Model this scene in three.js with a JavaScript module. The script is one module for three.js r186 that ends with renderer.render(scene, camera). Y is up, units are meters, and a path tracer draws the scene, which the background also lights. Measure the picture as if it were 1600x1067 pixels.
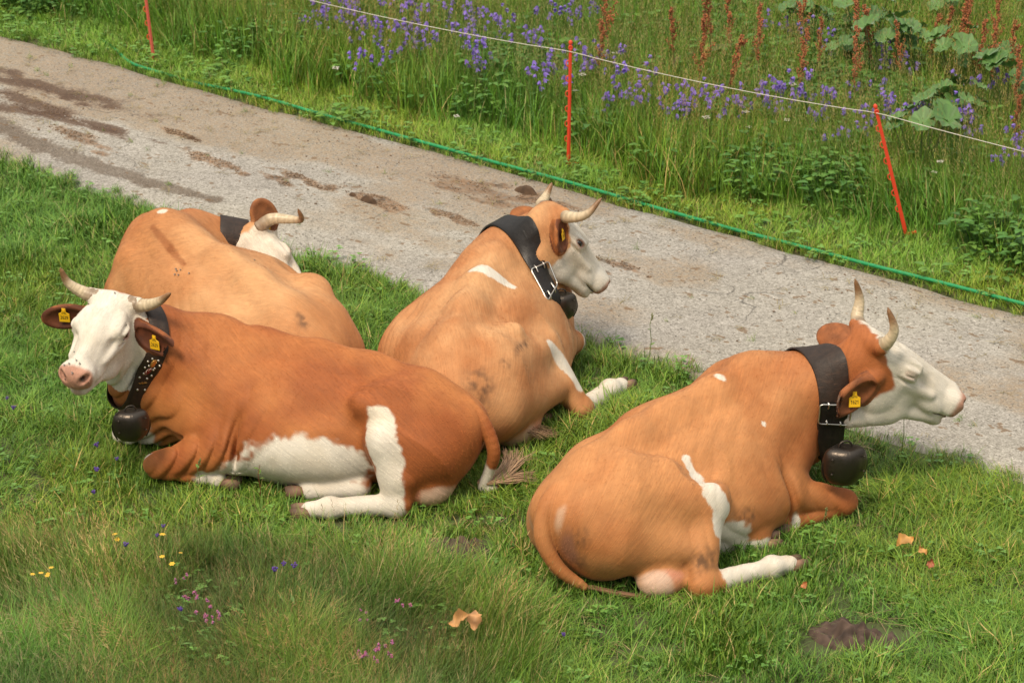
import * as THREE from 'three';
import { mergeGeometries } from 'three/addons/utils/BufferGeometryUtils.js';

// ---------------------------------------------------------------- camera, sky, sun, exposure
const scene = new THREE.Scene();
const camera = new THREE.PerspectiveCamera(13.958, 1024 / 682, 0.1, 2000);
camera.position.set(0, 6.36, 0);
camera.rotation.set(-23 * Math.PI / 180, 0, 0);
camera.focus = 13.6; camera.userData.fStop = 6.3;
camera.updateMatrixWorld();

function overcastSky() {
  // bright veil of cloud: brightest overhead, a little dimmer towards the horizon
  const w = 64, h = 32, d = new Float32Array(w * h * 4);
  for (let j = 0; j < h; j++) for (let i = 0; i < w; i++) {
    const el = ((j + 0.5) / h - 0.5) * Math.PI, s = Math.max(0, Math.sin(el));
    const l = 0.30 + 0.95 * Math.pow(s, 1.15), k = (j * w + i) * 4;
    d[k] = l * 1.0; d[k + 1] = l * 0.985; d[k + 2] = l * 0.945; d[k + 3] = 1;
  }
  const t = new THREE.DataTexture(d, w, h, THREE.RGBAFormat, THREE.FloatType);
  t.mapping = THREE.EquirectangularReflectionMapping; t.magFilter = THREE.LinearFilter; t.needsUpdate = true;
  return t;
}
scene.background = overcastSky(); scene.environment = scene.background;
scene.environmentIntensity = 1; scene.backgroundIntensity = 1;
const sun = new THREE.DirectionalLight(0xffebd0, 2.8);
sun.position.set(-3.4, 10, -8.6); sun.target.position.set(0, 0, -14);
sun.castShadow = true; sun.shadow.radius = 28; sun.shadow.mapSize.set(2048, 2048);
sun.shadow.camera.left = -9; sun.shadow.camera.right = 9; sun.shadow.camera.top = 9; sun.shadow.camera.bottom = -9; sun.shadow.camera.far = 40;
scene.add(sun, sun.target);

const renderer = new THREE.WebGLRenderer({ antialias: true });
renderer.setSize(1024, 682);
renderer.shadowMap.enabled = true; renderer.shadowMap.type = THREE.PCFSoftShadowMap;
renderer.toneMapping = THREE.LinearToneMapping;
renderer.toneMappingExposure = 1.13;

// ---------------------------------------------------------------- helpers
function rng(seed) { let a = seed >>> 0; return () => { a = (a + 0x6D2B79F5) | 0; let t = Math.imul(a ^ (a >>> 15), 1 | a); t = (t + Math.imul(t ^ (t >>> 7), 61 | t)) ^ t; return ((t ^ (t >>> 14)) >>> 0) / 4294967296; }; }
const clamp = (x, a = 0, b = 1) => x < a ? a : x > b ? b : x;
const lerp = (a, b, t) => a + (b - a) * t;
const sstep = (a, b, x) => { const t = clamp((x - a) / (b - a)); return t * t * (3 - 2 * t); };
function hash3(x, y, z) { let h = Math.imul(x, 374761393) ^ Math.imul(y, 668265263) ^ Math.imul(z, 2147483647 ^ 0x5bd1e995); h = Math.imul(h ^ (h >>> 13), 1274126177); h ^= h >>> 16; return (h >>> 0) / 4294967296; }
function noise3(x, y, z) {                                  // value noise, -1..1
  const xi = Math.floor(x), yi = Math.floor(y), zi = Math.floor(z);
  let u = x - xi, v = y - yi, w = z - zi; u = u * u * (3 - 2 * u); v = v * v * (3 - 2 * v); w = w * w * (3 - 2 * w);
  const c = (a, b, d) => hash3(xi + a, yi + b, zi + d);
  const x00 = lerp(c(0, 0, 0), c(1, 0, 0), u), x10 = lerp(c(0, 1, 0), c(1, 1, 0), u), x01 = lerp(c(0, 0, 1), c(1, 0, 1), u), x11 = lerp(c(0, 1, 1), c(1, 1, 1), u);
  return lerp(lerp(x00, x10, v), lerp(x01, x11, v), w) * 2 - 1;
}
const noise2 = (x, y) => noise3(x, y, 7.5);
const fbm3 = (x, y, z, o = 3) => { let s = 0, a = 0.5, f = 1; for (let i = 0; i < o; i++) { s += a * noise3(x * f + i * 17.3, y * f, z * f); a *= 0.5; f *= 2.03; } return s; };
const fbm2 = (x, y, o = 4) => fbm3(x, y, 3.7, o);
const add3 = (a, b, s = 1) => [a[0] + b[0] * s, a[1] + b[1] * s, a[2] + b[2] * s];
const dot3 = (a, b) => a[0] * b[0] + a[1] * b[1] + a[2] * b[2];
const cross3 = (a, b) => [a[1] * b[2] - a[2] * b[1], a[2] * b[0] - a[0] * b[2], a[0] * b[1] - a[1] * b[0]];
const norm3 = a => { const l = Math.hypot(...a) || 1; return [a[0] / l, a[1] / l, a[2] / l]; };
const mix3 = (a, b, t) => [lerp(a[0], b[0], t), lerp(a[1], b[1], t), lerp(a[2], b[2], t)];
const V = (x, y, z) => new THREE.Vector3(x, y, z);
const taken = {};
function numbered(n) { const k = taken[n] = (taken[n] ?? -1) + 1; return k ? `${n}_${String(k).padStart(3, '0')}` : n; }
function shade(o) { o.traverse(c => { if (c.isMesh) { c.castShadow = true; c.receiveShadow = true; } }); return o; }
function thing(name, label, category, pos = [0, 0, 0], turn = 0, group) {
  const g = new THREE.Group(); g.name = numbered(name); g.position.set(...pos); g.rotation.y = turn;
  g.userData = { label, category }; if (group) g.userData.group = group; scene.add(g); return g;
}
function mesh(name, geo, mat, parent) { const m = new THREE.Mesh(geo, mat); m.name = parent === scene ? numbered(name) : name; m.castShadow = m.receiveShadow = true; parent.add(m); return m; }
function tag(o, label, category, group) { o.userData = { ...o.userData, label, category }; if (group) o.userData.group = group; return o; }
function copy(root, label) { const r = root.clone(); r.name = numbered(root.name.replace(/_\d{3}$/, '')); r.userData = { ...root.userData }; if (label) r.userData.label = label; scene.add(r); return r; }
const std = (rgb, rough = 0.8, extra = {}) => { const m = new THREE.MeshStandardMaterial({ roughness: rough, ...extra }); m.color.setRGB(...rgb); return m; };
function dataTex(w, h, fn, srgb = true) {
  const d = new Uint8Array(w * h * 4);
  for (let j = 0; j < h; j++) for (let i = 0; i < w; i++) { const c = fn(i, j), k = (j * w + i) * 4; d[k] = clamp(c[0], 0, 255); d[k + 1] = clamp(c[1], 0, 255); d[k + 2] = clamp(c[2], 0, 255); d[k + 3] = 255; }
  const t = new THREE.DataTexture(d, w, h); t.wrapS = t.wrapT = THREE.RepeatWrapping; t.magFilter = THREE.LinearFilter; t.minFilter = THREE.LinearMipmapLinearFilter; t.generateMipmaps = true; if (srgb) t.colorSpace = THREE.SRGBColorSpace; t.needsUpdate = true; return t;
}
// tapered tube along a list of points; radii(t) gives the half-width, flat squashes it along the second normal
function sweep(points, radius, seg = 24, sides = 8, colorAt = null, cap = true) {
  const curve = new THREE.CatmullRomCurve3(points, false, 'centripetal');
  const fr = curve.computeFrenetFrames(seg, false), pos = [], idx = [], col = [], uv = [];
  const len = curve.getLength();
  for (let i = 0; i <= seg; i++) {
    const t = i / seg, p = curve.getPointAt(t), r = radius(t);
    for (let j = 0; j <= sides; j++) {
      const a = j / sides * Math.PI * 2, n = fr.normals[i].clone().multiplyScalar(Math.cos(a)).addScaledVector(fr.binormals[i], Math.sin(a));
      pos.push(p.x + n.x * r, p.y + n.y * r, p.z + n.z * r); uv.push(t * len, j / sides);
      if (colorAt) col.push(...colorAt(t, a));
    }
  }
  for (let i = 0; i < seg; i++) for (let j = 0; j < sides; j++) { const a = i * (sides + 1) + j, b = a + sides + 1; idx.push(a, a + 1, b, b, a + 1, b + 1); }
  if (cap) for (const i of [0, seg]) {
    const p = curve.getPointAt(i / seg), c = pos.length / 3; pos.push(p.x, p.y, p.z); uv.push(0, 0); if (colorAt) col.push(...colorAt(i / seg, 0));
    for (let j = 0; j < sides; j++) { const a = i * (sides + 1) + j; i ? idx.push(a, a + 1, c) : idx.push(a + 1, a, c); }
  }
  const g = new THREE.BufferGeometry();
  g.setAttribute('position', new THREE.Float32BufferAttribute(pos, 3)); g.setAttribute('uv', new THREE.Float32BufferAttribute(uv, 2));
  if (colorAt) g.setAttribute('color', new THREE.Float32BufferAttribute(col, 3));
  g.setIndex(idx); g.computeVertexNormals(); return g;
}
// the lane runs diagonally: s along it, t across it (t grows towards the near side)
const LD = [0.776, 0.6307], LN = [-0.6307, 0.776];
const laneS = (x, z) => x * LD[0] + z * LD[1], laneT = (x, z) => x * LN[0] + z * LN[1];
const laneXZ = (s, t) => [s * LD[0] + t * LN[0], s * LD[1] + t * LN[1]];
const NEAR = s => -11.9 + 0.07 * noise2(s * 0.7, 1.3) + 0.045 * noise2(s * 2.3, 5.1), FAR = s => -13.84 + 0.05 * noise2(s * 0.9, 9.3) + 0.03 * noise2(s * 3.1, 2.2);
function groundY(x, z) {
  const t = laneT(x, z);
  let y = 0.015 * noise2(x * 0.9, z * 0.9) + 0.012 * noise2(x * 2.6 + 4, z * 2.6);
  y *= sstep(-11.9, -11.4, t) + sstep(-13.9, -14.6, t);
  y += 0.5 * sstep(-12.2, -9.6, z) * sstep(0.9, -2.6, x);      // the bank rises a little towards the near left
  y += 0.05 * sstep(-14.3, -16.5, t);
  return y;
}
// ---------------------------------------------------------------- ground and lane
{
  const line = (lo, hi, step, far) => { const a = []; for (let v = lo; v <= hi + 1e-6; v += step) a.push(v); let d = step, u = lo, w = hi; const L = [], R = []; while (w < far) { d *= 1.6; u -= d; w += d; L.unshift(u); R.push(w); } return [...L, ...a, ...R]; };
  const xs = line(-6, 6, 0.07, 420), zs = line(-26, -8, 0.07, 420), pos = [], col = [], uv = [], idx = [];
  for (const z of zs) for (const x of xs) {
    const t = laneT(x, z), s = laneS(x, z), under = sstep(-14.0, -13.86, t) * sstep(-11.75, -11.9, t);
    pos.push(x, groundY(x, z) - 0.03 * under, z); uv.push(x, z);
    const n = fbm2(x * 1.7, z * 1.7, 4), m = fbm2(x * 6 + 30, z * 6, 3);
    const g = mix3([0.055, 0.085, 0.022], [0.085, 0.082, 0.038], clamp(0.5 + 1.2 * n)); col.push(...g.map(v => v * (1 + 0.5 * m)));
  }
  const W = xs.length; for (let j = 0; j + 1 < zs.length; j++) for (let i = 0; i + 1 < W; i++) { const a = j * W + i; idx.push(a, a + W, a + 1, a + 1, a + W, a + W + 1); }
  const g = new THREE.BufferGeometry(); g.setAttribute('position', new THREE.Float32BufferAttribute(pos, 3)); g.setAttribute('color', new THREE.Float32BufferAttribute(col, 3)); g.setAttribute('uv', new THREE.Float32BufferAttribute(uv, 2)); g.setIndex(idx); g.computeVertexNormals();
  const bump = dataTex(256, 256, (i, j) => { const v = 128 + 110 * fbm2(i / 9, j / 9, 4); return [v, v, v]; }, false);
  const m = mesh('ground', g, new THREE.MeshStandardMaterial({ vertexColors: true, roughness: 1, bumpMap: bump, bumpScale: 0.01 }), scene); m.userData.kind = 'structure'; m.userData.label = 'grassy soil beside the lane';
}
{
  const S0 = -18, SL = 13, T0 = -14.05, TL = 2.35, TW = 2048, TH = 448;
  const mud = [[-14.16, -12.54, 0.30, 0.07], [-13.55, -12.98, 0.20, 0.045], [-12.95, -12.72, 0.32, 0.06], [-12.42, -12.74, 0.20, 0.05], [-12.2, -12.85, 0.22, 0.05], [-11.62, -12.86, 0.30, 0.07], [-11.05, -12.93, 0.26, 0.045], [-11.25, -13.45, 0.45, 0.13], [-9.62, -12.93, 0.22, 0.05], [-9.75, -12.78, 0.12, 0.025], [-13.7, -12.35, 0.10, 0.03], [-10.75, -13.55, 0.3, 0.08]];
  const dark = [[-15.55, -13.04, 0.75, 0.10], [-14.9, -12.80, 0.55, 0.09], [-14.2, -12.77, 0.40, 0.06], [-15.3, -12.65, 0.6, 0.12], [-15.2, -13.15, 0.9, 0.13], [-14.35, -12.7, 0.55, 0.05]];
  const band = [[-15.6, -12.42], [-14.74, -12.32], [-14.1, -12.22], [-13.58, -12.17], [-13.0, -12.17], [-12.45, -12.2]];
  const colMap = new Uint8Array(TW * TH * 4), rel = new Uint8Array(TW * TH * 4);
  for (let j = 0; j < TH; j++) for (let i = 0; i < TW; i++) {
    const s = S0 + (i + 0.5) / TW * SL, t = T0 + (j + 0.5) / TH * TL;
    const grain = hash3(i, j, 3) - 0.5, g2 = noise2(s * 70, t * 70), g3 = fbm2(s * 5, t * 5, 4), g4 = fbm2(s * 1.1 + 9, t * 1.1, 3);
    let c = [150, 146, 138].map((v, q) => v + 44 * grain + 22 * g2 + 13 * g3 + 10 * g4 - (q === 2 ? 4 * g4 : 0)), hgt = 128 + 50 * grain + 40 * g2 + 20 * g3;
    if (hash3(i, j, 11) > 0.985) c = c.map(v => v + 42);
    if (hash3(i, j, 12) > 0.972) c = c.map(v => v - 44);
    // brown dust carried over the far half
    const dust = sstep(0.05, 0.45, fbm2(s * 1.3 + 40, t * 2.6, 5) + 0.5 * sstep(-12.5, -13.4, t) * sstep(-8.5, -12, s) + 0.18 * sstep(-13.2, -13.7, t)); c = mix3(c, [134 + 30 * grain, 112 + 26 * grain, 86 + 22 * grain], 0.6 * dust * clamp(0.7 + 0.8 * g2));
    // hairline cracks
    const wx = s + 0.12 * fbm2(s * 4, t * 4, 3), wt = t + 0.12 * fbm2(s * 4 + 7, t * 4, 3), cr = Math.min(Math.abs(noise2(wx * 2.3, wt * 2.3)), Math.abs(noise2(wx * 5.1 + 20, wt * 3.3))), zone = sstep(0.15, 0.5, noise2(s * 0.8 + 3, t * 1.4) + 0.45 * sstep(-13.0, -13.6, t) * sstep(-10.5, -9, s));
    if (cr < 0.0045 * zone) { c = c.map(v => v * (0.72 + 0.15 * grain)); hgt -= 60; }
    // damp seam along the near side, spilt slurry at the far left
    let bd = 9; for (let q = 0; q + 1 < band.length; q++) { const [a, b] = band[q], [e, f] = band[q + 1], k = clamp(((s - a) * (e - a) + (t - b) * (f - b)) / ((e - a) ** 2 + (f - b) ** 2)); bd = Math.min(bd, Math.hypot(s - a - (e - a) * k, t - b - (f - b) * k) / lerp(0.13, 0.055, (q + k) / 5)); }
    const bn = bd + 0.7 * fbm2(s * 9, t * 9, 5) + 0.35 * g2; c = mix3(c, [88 + 44 * grain, 76 + 38 * grain, 64 + 34 * grain], 0.8 * sstep(1.3, 0.6, bn) * clamp(0.85 + 0.6 * g3));
    for (const [a, b, ra, rb] of dark) { const d = Math.hypot((s - a) / ra, (t - b) / rb) + 1.2 * fbm2(s * 5, t * 9, 5) + 0.3 * g2; c = mix3(c, [78 + 30 * grain, 59 + 26 * grain, 46 + 22 * grain], 0.8 * sstep(1.3, 0.5, d)); }
    for (const [a, b, ra, rb] of mud) { const d = Math.hypot((s - a) / ra, (t - b - 0.12 * (s - a)) / rb) + 1.7 * fbm2(s * 8, t * 15, 5) + 0.35 * g2; const k = sstep(1.3, 0.6, d) * clamp(0.75 + 0.7 * g2 + 0.8 * grain); c = mix3(c, [120 + 34 * grain + 34 * g3, 93 + 30 * grain + 26 * g3, 70 + 24 * grain + 18 * g3].map(v => v * (fbm2(s * 22, t * 34, 3) > 0.2 ? 0.62 : 1)), 0.85 * k); hgt += 40 * k * (0.6 + fbm2(s * 25, t * 25, 2)); }
    if (fbm2(s * 16 + 5, t * 22, 3) > 0.36 && g4 > -0.25) c = mix3(c, [104, 80, 56], 0.6);         // scattered crumbs of dirt
    const k = (j * TW + i) * 4; for (let q = 0; q < 3; q++) { colMap[k + q] = clamp(c[q], 0, 255); rel[k + q] = clamp(hgt, 0, 255); } colMap[k + 3] = rel[k + 3] = 255;
  }
  const tex = (d, srgb) => { const t = new THREE.DataTexture(d, TW, TH); t.wrapS = THREE.MirroredRepeatWrapping; t.wrapT = THREE.ClampToEdgeWrapping; t.magFilter = THREE.LinearFilter; t.minFilter = THREE.LinearMipmapLinearFilter; t.generateMipmaps = true; if (srgb) t.colorSpace = THREE.SRGBColorSpace; t.needsUpdate = true; return t; };
  const pos = [], uv = [], idx = [], NC = 20, ss = []; for (let s = -70; s <= 45; s += s > -19 && s < -4 ? 0.06 : 0.5) ss.push(s);
  for (const s of ss) for (let c = -1; c <= NC + 1; c++) {
    const f = clamp(c / NC), t = lerp(FAR(s), NEAR(s), f), edge = c < 0 || c > NC, [x, z] = laneXZ(s, t + (c < 0 ? -0.03 : c > NC ? 0.03 : 0));
    pos.push(x, edge ? -0.05 : 0.012 + 0.02 * (1 - (2 * f - 1) ** 2) + 0.004 * noise2(s * 1.5, t * 1.5), z); uv.push((s - S0) / SL, (t - T0) / TL);
  }
  const W = NC + 3; for (let i = 0; i + 1 < ss.length; i++) for (let c = 0; c + 1 < W; c++) { const a = i * W + c; idx.push(a, a + 1, a + W, a + W, a + 1, a + W + 1); }
  const g = new THREE.BufferGeometry(); g.setAttribute('position', new THREE.Float32BufferAttribute(pos, 3)); g.setAttribute('uv', new THREE.Float32BufferAttribute(uv, 2)); g.setIndex(idx); g.computeVertexNormals();
  const m = mesh('lane', g, new THREE.MeshStandardMaterial({ map: tex(colMap, true), bumpMap: tex(rel, false), bumpScale: 0.006, roughness: 0.95 }), scene); m.userData.kind = 'structure'; m.userData.label = 'narrow grey asphalt lane with cracks and mud stains';
}

// loose grit and crumbs of dried mud on the lane
{
  const stone = k => { const g = new THREE.IcosahedronGeometry(1, 0), a = g.attributes.position; for (let i = 0; i < a.count; i++) { const q = 0.75 + 0.5 * hash3(Math.round(a.getX(i) * 9), Math.round(a.getY(i) * 9), Math.round(a.getZ(i) * 9) + k); a.setXYZ(i, a.getX(i) * q, a.getY(i) * q * 0.6, a.getZ(i) * q); } g.computeVertexNormals(); return g; };
  const lay = (name, label, list, seed) => { const r = rng(seed), im = new THREE.InstancedMesh(stone(seed), new THREE.MeshStandardMaterial({ roughness: 0.95 }), list.length), M = new THREE.Matrix4(), q = new THREE.Quaternion(), c = new THREE.Color(); list.forEach(([s, t, sz, cc], i) => { const [x, z] = laneXZ(s, t), f = (t - FAR(s)) / (NEAR(s) - FAR(s)); q.setFromEuler(new THREE.Euler(0, r() * 6.28, 0)); M.compose(V(x, 0.014 + 0.02 * (1 - (2 * f - 1) ** 2) + sz * 0.2, z), q, V(sz * (0.7 + 0.8 * r()), sz * (0.6 + 0.5 * r()), sz)); im.setMatrixAt(i, M); im.setColorAt(i, c.setRGB(...cc)); }); im.name = numbered(name); im.userData = { kind: 'stuff', label }; im.castShadow = im.receiveShadow = true; scene.add(im); };
  const r = rng(515), grit = [], crumbs = [];
  for (let i = 0; i < 15000; i++) { const s = -17 + r() * 12, f = r(), t = lerp(FAR(s), NEAR(s), f), v = 0.16 + 0.32 * r() * r(), edge = Math.abs(2 * f - 1); if (r() > 0.35 + 0.65 * edge ** 3) continue; grit.push([s, t, 0.0022 + 0.0035 * r() * r(), [v, v * 0.95, v * 0.87]]); }
  const mudAt = [[-14.16, -12.54, 0.30, 0.07], [-13.55, -12.98, 0.20, 0.045], [-12.95, -12.72, 0.32, 0.06], [-12.42, -12.74, 0.20, 0.05], [-12.2, -12.85, 0.22, 0.05], [-11.62, -12.86, 0.30, 0.07], [-11.05, -12.93, 0.26, 0.045], [-11.25, -13.45, 0.45, 0.13], [-9.62, -12.93, 0.22, 0.05], [-10.75, -13.55, 0.3, 0.08], [-14.9, -12.8, 0.5, 0.09]];
  for (const [a, b, ra, rb] of mudAt) for (let i = 0; i < 260; i++) { const an = r() * 6.283, d = Math.sqrt(r()) * 1.15, ds = Math.cos(an) * ra * d, q = 0.6 + 0.7 * r(); if (fbm2((a + ds) * 8, (b + Math.sin(an) * rb * d) * 15, 3) > 0.05) continue; crumbs.push([a + ds, b + Math.sin(an) * rb * d + 0.12 * ds, 0.003 + 0.009 * r() * r() * r(), [0.175 * q, 0.115 * q, 0.07 * q]]); }
  for (let i = 0; i < 900; i++) { const s = -17 + r() * 10.5, t = lerp(FAR(s), NEAR(s), r() * r()), q = 0.6 + 0.7 * r(); if (fbm2(s * 1.2, t * 1.2, 3) < 0.02) continue; crumbs.push([s, t, 0.003 + 0.006 * r() * r(), [0.17 * q, 0.105 * q, 0.06 * q]]); }
  lay('grit', 'loose grey grit on the asphalt', grit, 3); lay('mud_crumbs', 'crumbs of dried mud and dung on the lane', crumbs, 4);
}
// ---------------------------------------------------------------- cows: a distance field per animal, meshed by surface nets
function smin(a, b, k) { const h = k - Math.abs(a - b); return h > 0 ? Math.min(a, b) - h * h / (4 * k) : Math.min(a, b); }
class Field {
  constructor() { this.p = []; this.s = []; this.extra = null; }
  cone(a, b, ra, rb, k = 0.06) {
    const c = a.map((v, i) => (v + b[i]) / 2), d = b.map((v, i) => v - a[i]), L2 = d[0] * d[0] + d[1] * d[1] + d[2] * d[2] + 1e-9, B = Math.sqrt(L2) / 2 + Math.max(ra, rb);
    this.p.push({ c, B, k, f: (x, y, z) => { const px = x - a[0], py = y - a[1], pz = z - a[2]; const t = clamp((px * d[0] + py * d[1] + pz * d[2]) / L2); const ex = px - d[0] * t, ey = py - d[1] * t, ez = pz - d[2] * t; return Math.sqrt(ex * ex + ey * ey + ez * ez) - (ra + (rb - ra) * t); } });
    return this;
  }
  chain(pts, k = 0.06) { for (let i = 0; i + 1 < pts.length; i++) this.cone(pts[i].slice(0, 3), pts[i + 1].slice(0, 3), pts[i][3], pts[i + 1][3], k); return this; }
  ellF(c, r, ax) {                                            // ax: three unit axes, or none
    return (x, y, z) => {
      let px = x - c[0], py = y - c[1], pz = z - c[2];
      if (ax) { const a = px * ax[0][0] + py * ax[0][1] + pz * ax[0][2], b = px * ax[1][0] + py * ax[1][1] + pz * ax[1][2], d = px * ax[2][0] + py * ax[2][1] + pz * ax[2][2]; px = a; py = b; pz = d; }
      const ux = px / r[0], uy = py / r[1], uz = pz / r[2], k0 = Math.sqrt(ux * ux + uy * uy + uz * uz);
      if (k0 < 1e-6) return -Math.min(r[0], r[1], r[2]);
      const vx = ux / r[0], vy = uy / r[1], vz = uz / r[2];
      return k0 * (k0 - 1) / Math.sqrt(vx * vx + vy * vy + vz * vz);
    };
  }
  ell(c, r, k = 0.06, ax = null) { this.p.push({ c, B: Math.max(...r), k, f: this.ellF(c, r, ax) }); return this; }
  cut(c, r, k = 0.01, ax = null) { this.s.push({ c, B: Math.max(...r), k, f: this.ellF(c, r, ax) }); return this; }
  at(x, y, z) {
    let d = 9;
    for (const q of this.p) {
      const ex = x - q.c[0], ey = y - q.c[1], ez = z - q.c[2], lo = Math.sqrt(ex * ex + ey * ey + ez * ez) - q.B;
      if (lo * 0.7 - 0.02 > d + q.k) continue;
      d = smin(d, q.f(x, y, z), q.k);
    }
    for (const q of this.s) {
      const ex = x - q.c[0], ey = y - q.c[1], ez = z - q.c[2];
      if (ex * ex + ey * ey + ez * ez > (q.B + 0.05) ** 2) continue;
      d = -smin(-d, q.f(x, y, z), q.k);
    }
    if (this.extra && Math.abs(d) < 0.06) d += this.extra(x, y, z);
    return d;
  }
  normal(x, y, z, e = 0.003) {
    const a = this.at(x + e, y, z) - this.at(x - e, y, z), b = this.at(x, y + e, z) - this.at(x, y - e, z), c = this.at(x, y, z + e) - this.at(x, y, z - e), l = Math.hypot(a, b, c) || 1;
    return [a / l, b / l, c / l];
  }
}
function surfaceNets(F, clip, lo, hi, h) {
  const nx = Math.ceil((hi[0] - lo[0]) / h) + 1, ny = Math.ceil((hi[1] - lo[1]) / h) + 1, nz = Math.ceil((hi[2] - lo[2]) / h) + 1;
  const g = new Float32Array(nx * ny * nz), id = (i, j, k) => (i * ny + j) * nz + k, BK = 5, rad = BK * h;
  const fv = (x, y, z) => { const d = F.at(x, y, z); return clip ? Math.max(d, clip(x, y, z)) : d; };
  for (let i = 0; i < nx; i += BK) for (let j = 0; j < ny; j += BK) for (let k = 0; k < nz; k += BK) {
    const c = fv(lo[0] + (i + BK / 2) * h, lo[1] + (j + BK / 2) * h, lo[2] + (k + BK / 2) * h), far = Math.abs(c) > rad * 1.5;
    for (let a = i; a < Math.min(i + BK, nx); a++) for (let b = j; b < Math.min(j + BK, ny); b++) for (let e = k; e < Math.min(k + BK, nz); e++) g[id(a, b, e)] = far ? c : fv(lo[0] + a * h, lo[1] + b * h, lo[2] + e * h);
  }
  const vid = new Int32Array(nx * ny * nz).fill(-1), pos = [], idx = [];
  for (let i = 0; i < nx - 1; i++) for (let j = 0; j < ny - 1; j++) for (let k = 0; k < nz - 1; k++) {
    const v0 = g[id(i, j, k)]; let mixed = false;
    const q = [];
    for (let m = 0; m < 8; m++) { const v = g[id(i + (m & 1), j + ((m >> 1) & 1), k + (m >> 2))]; q.push(v); if ((v < 0) !== (v0 < 0)) mixed = true; }
    if (!mixed) continue;
    let sx = 0, sy = 0, sz = 0, n = 0;
    for (let m = 0; m < 8; m++) for (const bit of [1, 2, 4]) if (!(m & bit)) {
      const a = q[m], b = q[m | bit]; if ((a < 0) === (b < 0)) continue;
      const t = a / (a - b);
      sx += (m & 1) + (bit === 1 ? t : 0); sy += ((m >> 1) & 1) + (bit === 2 ? t : 0); sz += (m >> 2) + (bit === 4 ? t : 0); n++;
    }
    vid[id(i, j, k)] = pos.length / 3; pos.push(lo[0] + (i + sx / n) * h, lo[1] + (j + sy / n) * h, lo[2] + (k + sz / n) * h);
  }
  for (let i = 1; i < nx - 1; i++) for (let j = 1; j < ny - 1; j++) for (let k = 1; k < nz - 1; k++) {
    const a = g[id(i, j, k)] < 0;
    const quad = (p, q, r, s, flip) => { if (p < 0 || q < 0 || r < 0 || s < 0) return; flip ? idx.push(p, r, q, p, s, r) : idx.push(p, q, r, p, r, s); };
    if (a !== (g[id(i + 1, j, k)] < 0)) quad(vid[id(i, j - 1, k - 1)], vid[id(i, j, k - 1)], vid[id(i, j, k)], vid[id(i, j - 1, k)], !a);
    if (a !== (g[id(i, j + 1, k)] < 0)) quad(vid[id(i - 1, j, k - 1)], vid[id(i - 1, j, k)], vid[id(i, j, k)], vid[id(i, j, k - 1)], !a);
    if (a !== (g[id(i, j, k + 1)] < 0)) quad(vid[id(i - 1, j - 1, k)], vid[id(i, j - 1, k)], vid[id(i, j, k)], vid[id(i - 1, j, k)], !a);
  }
  return { pos, idx };
}
// hair: fine streaks that run along u
const hairMap = dataTex(512, 512, (i, j) => {
  const u = i / 512, v = j / 512, per = (x, n) => { const a = noise2(x[0], x[1]), b = noise2(x[0] - n[0], x[1]), c = noise2(x[0], x[1] - n[1]), d = noise2(x[0] - n[0], x[1] - n[1]); return lerp(lerp(a, b, u), lerp(c, d, u), v); };
  const s = per([u * 24, v * 190], [24, 190]) * 0.55 + per([u * 60, v * 400], [60, 400]) * 0.45, l = per([u * 7, v * 11], [7, 11]);
  const k = 222 + 30 * s + 10 * l; return [k, k, k];
});
const coatMat = new THREE.MeshPhysicalMaterial({ vertexColors: true, roughness: 0.76, sheen: 0.15, sheenRoughness: 0.5, sheenColor: new THREE.Color(1, 0.9, 0.78), map: hairMap, bumpMap: hairMap, bumpScale: 0.0035 });

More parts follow.
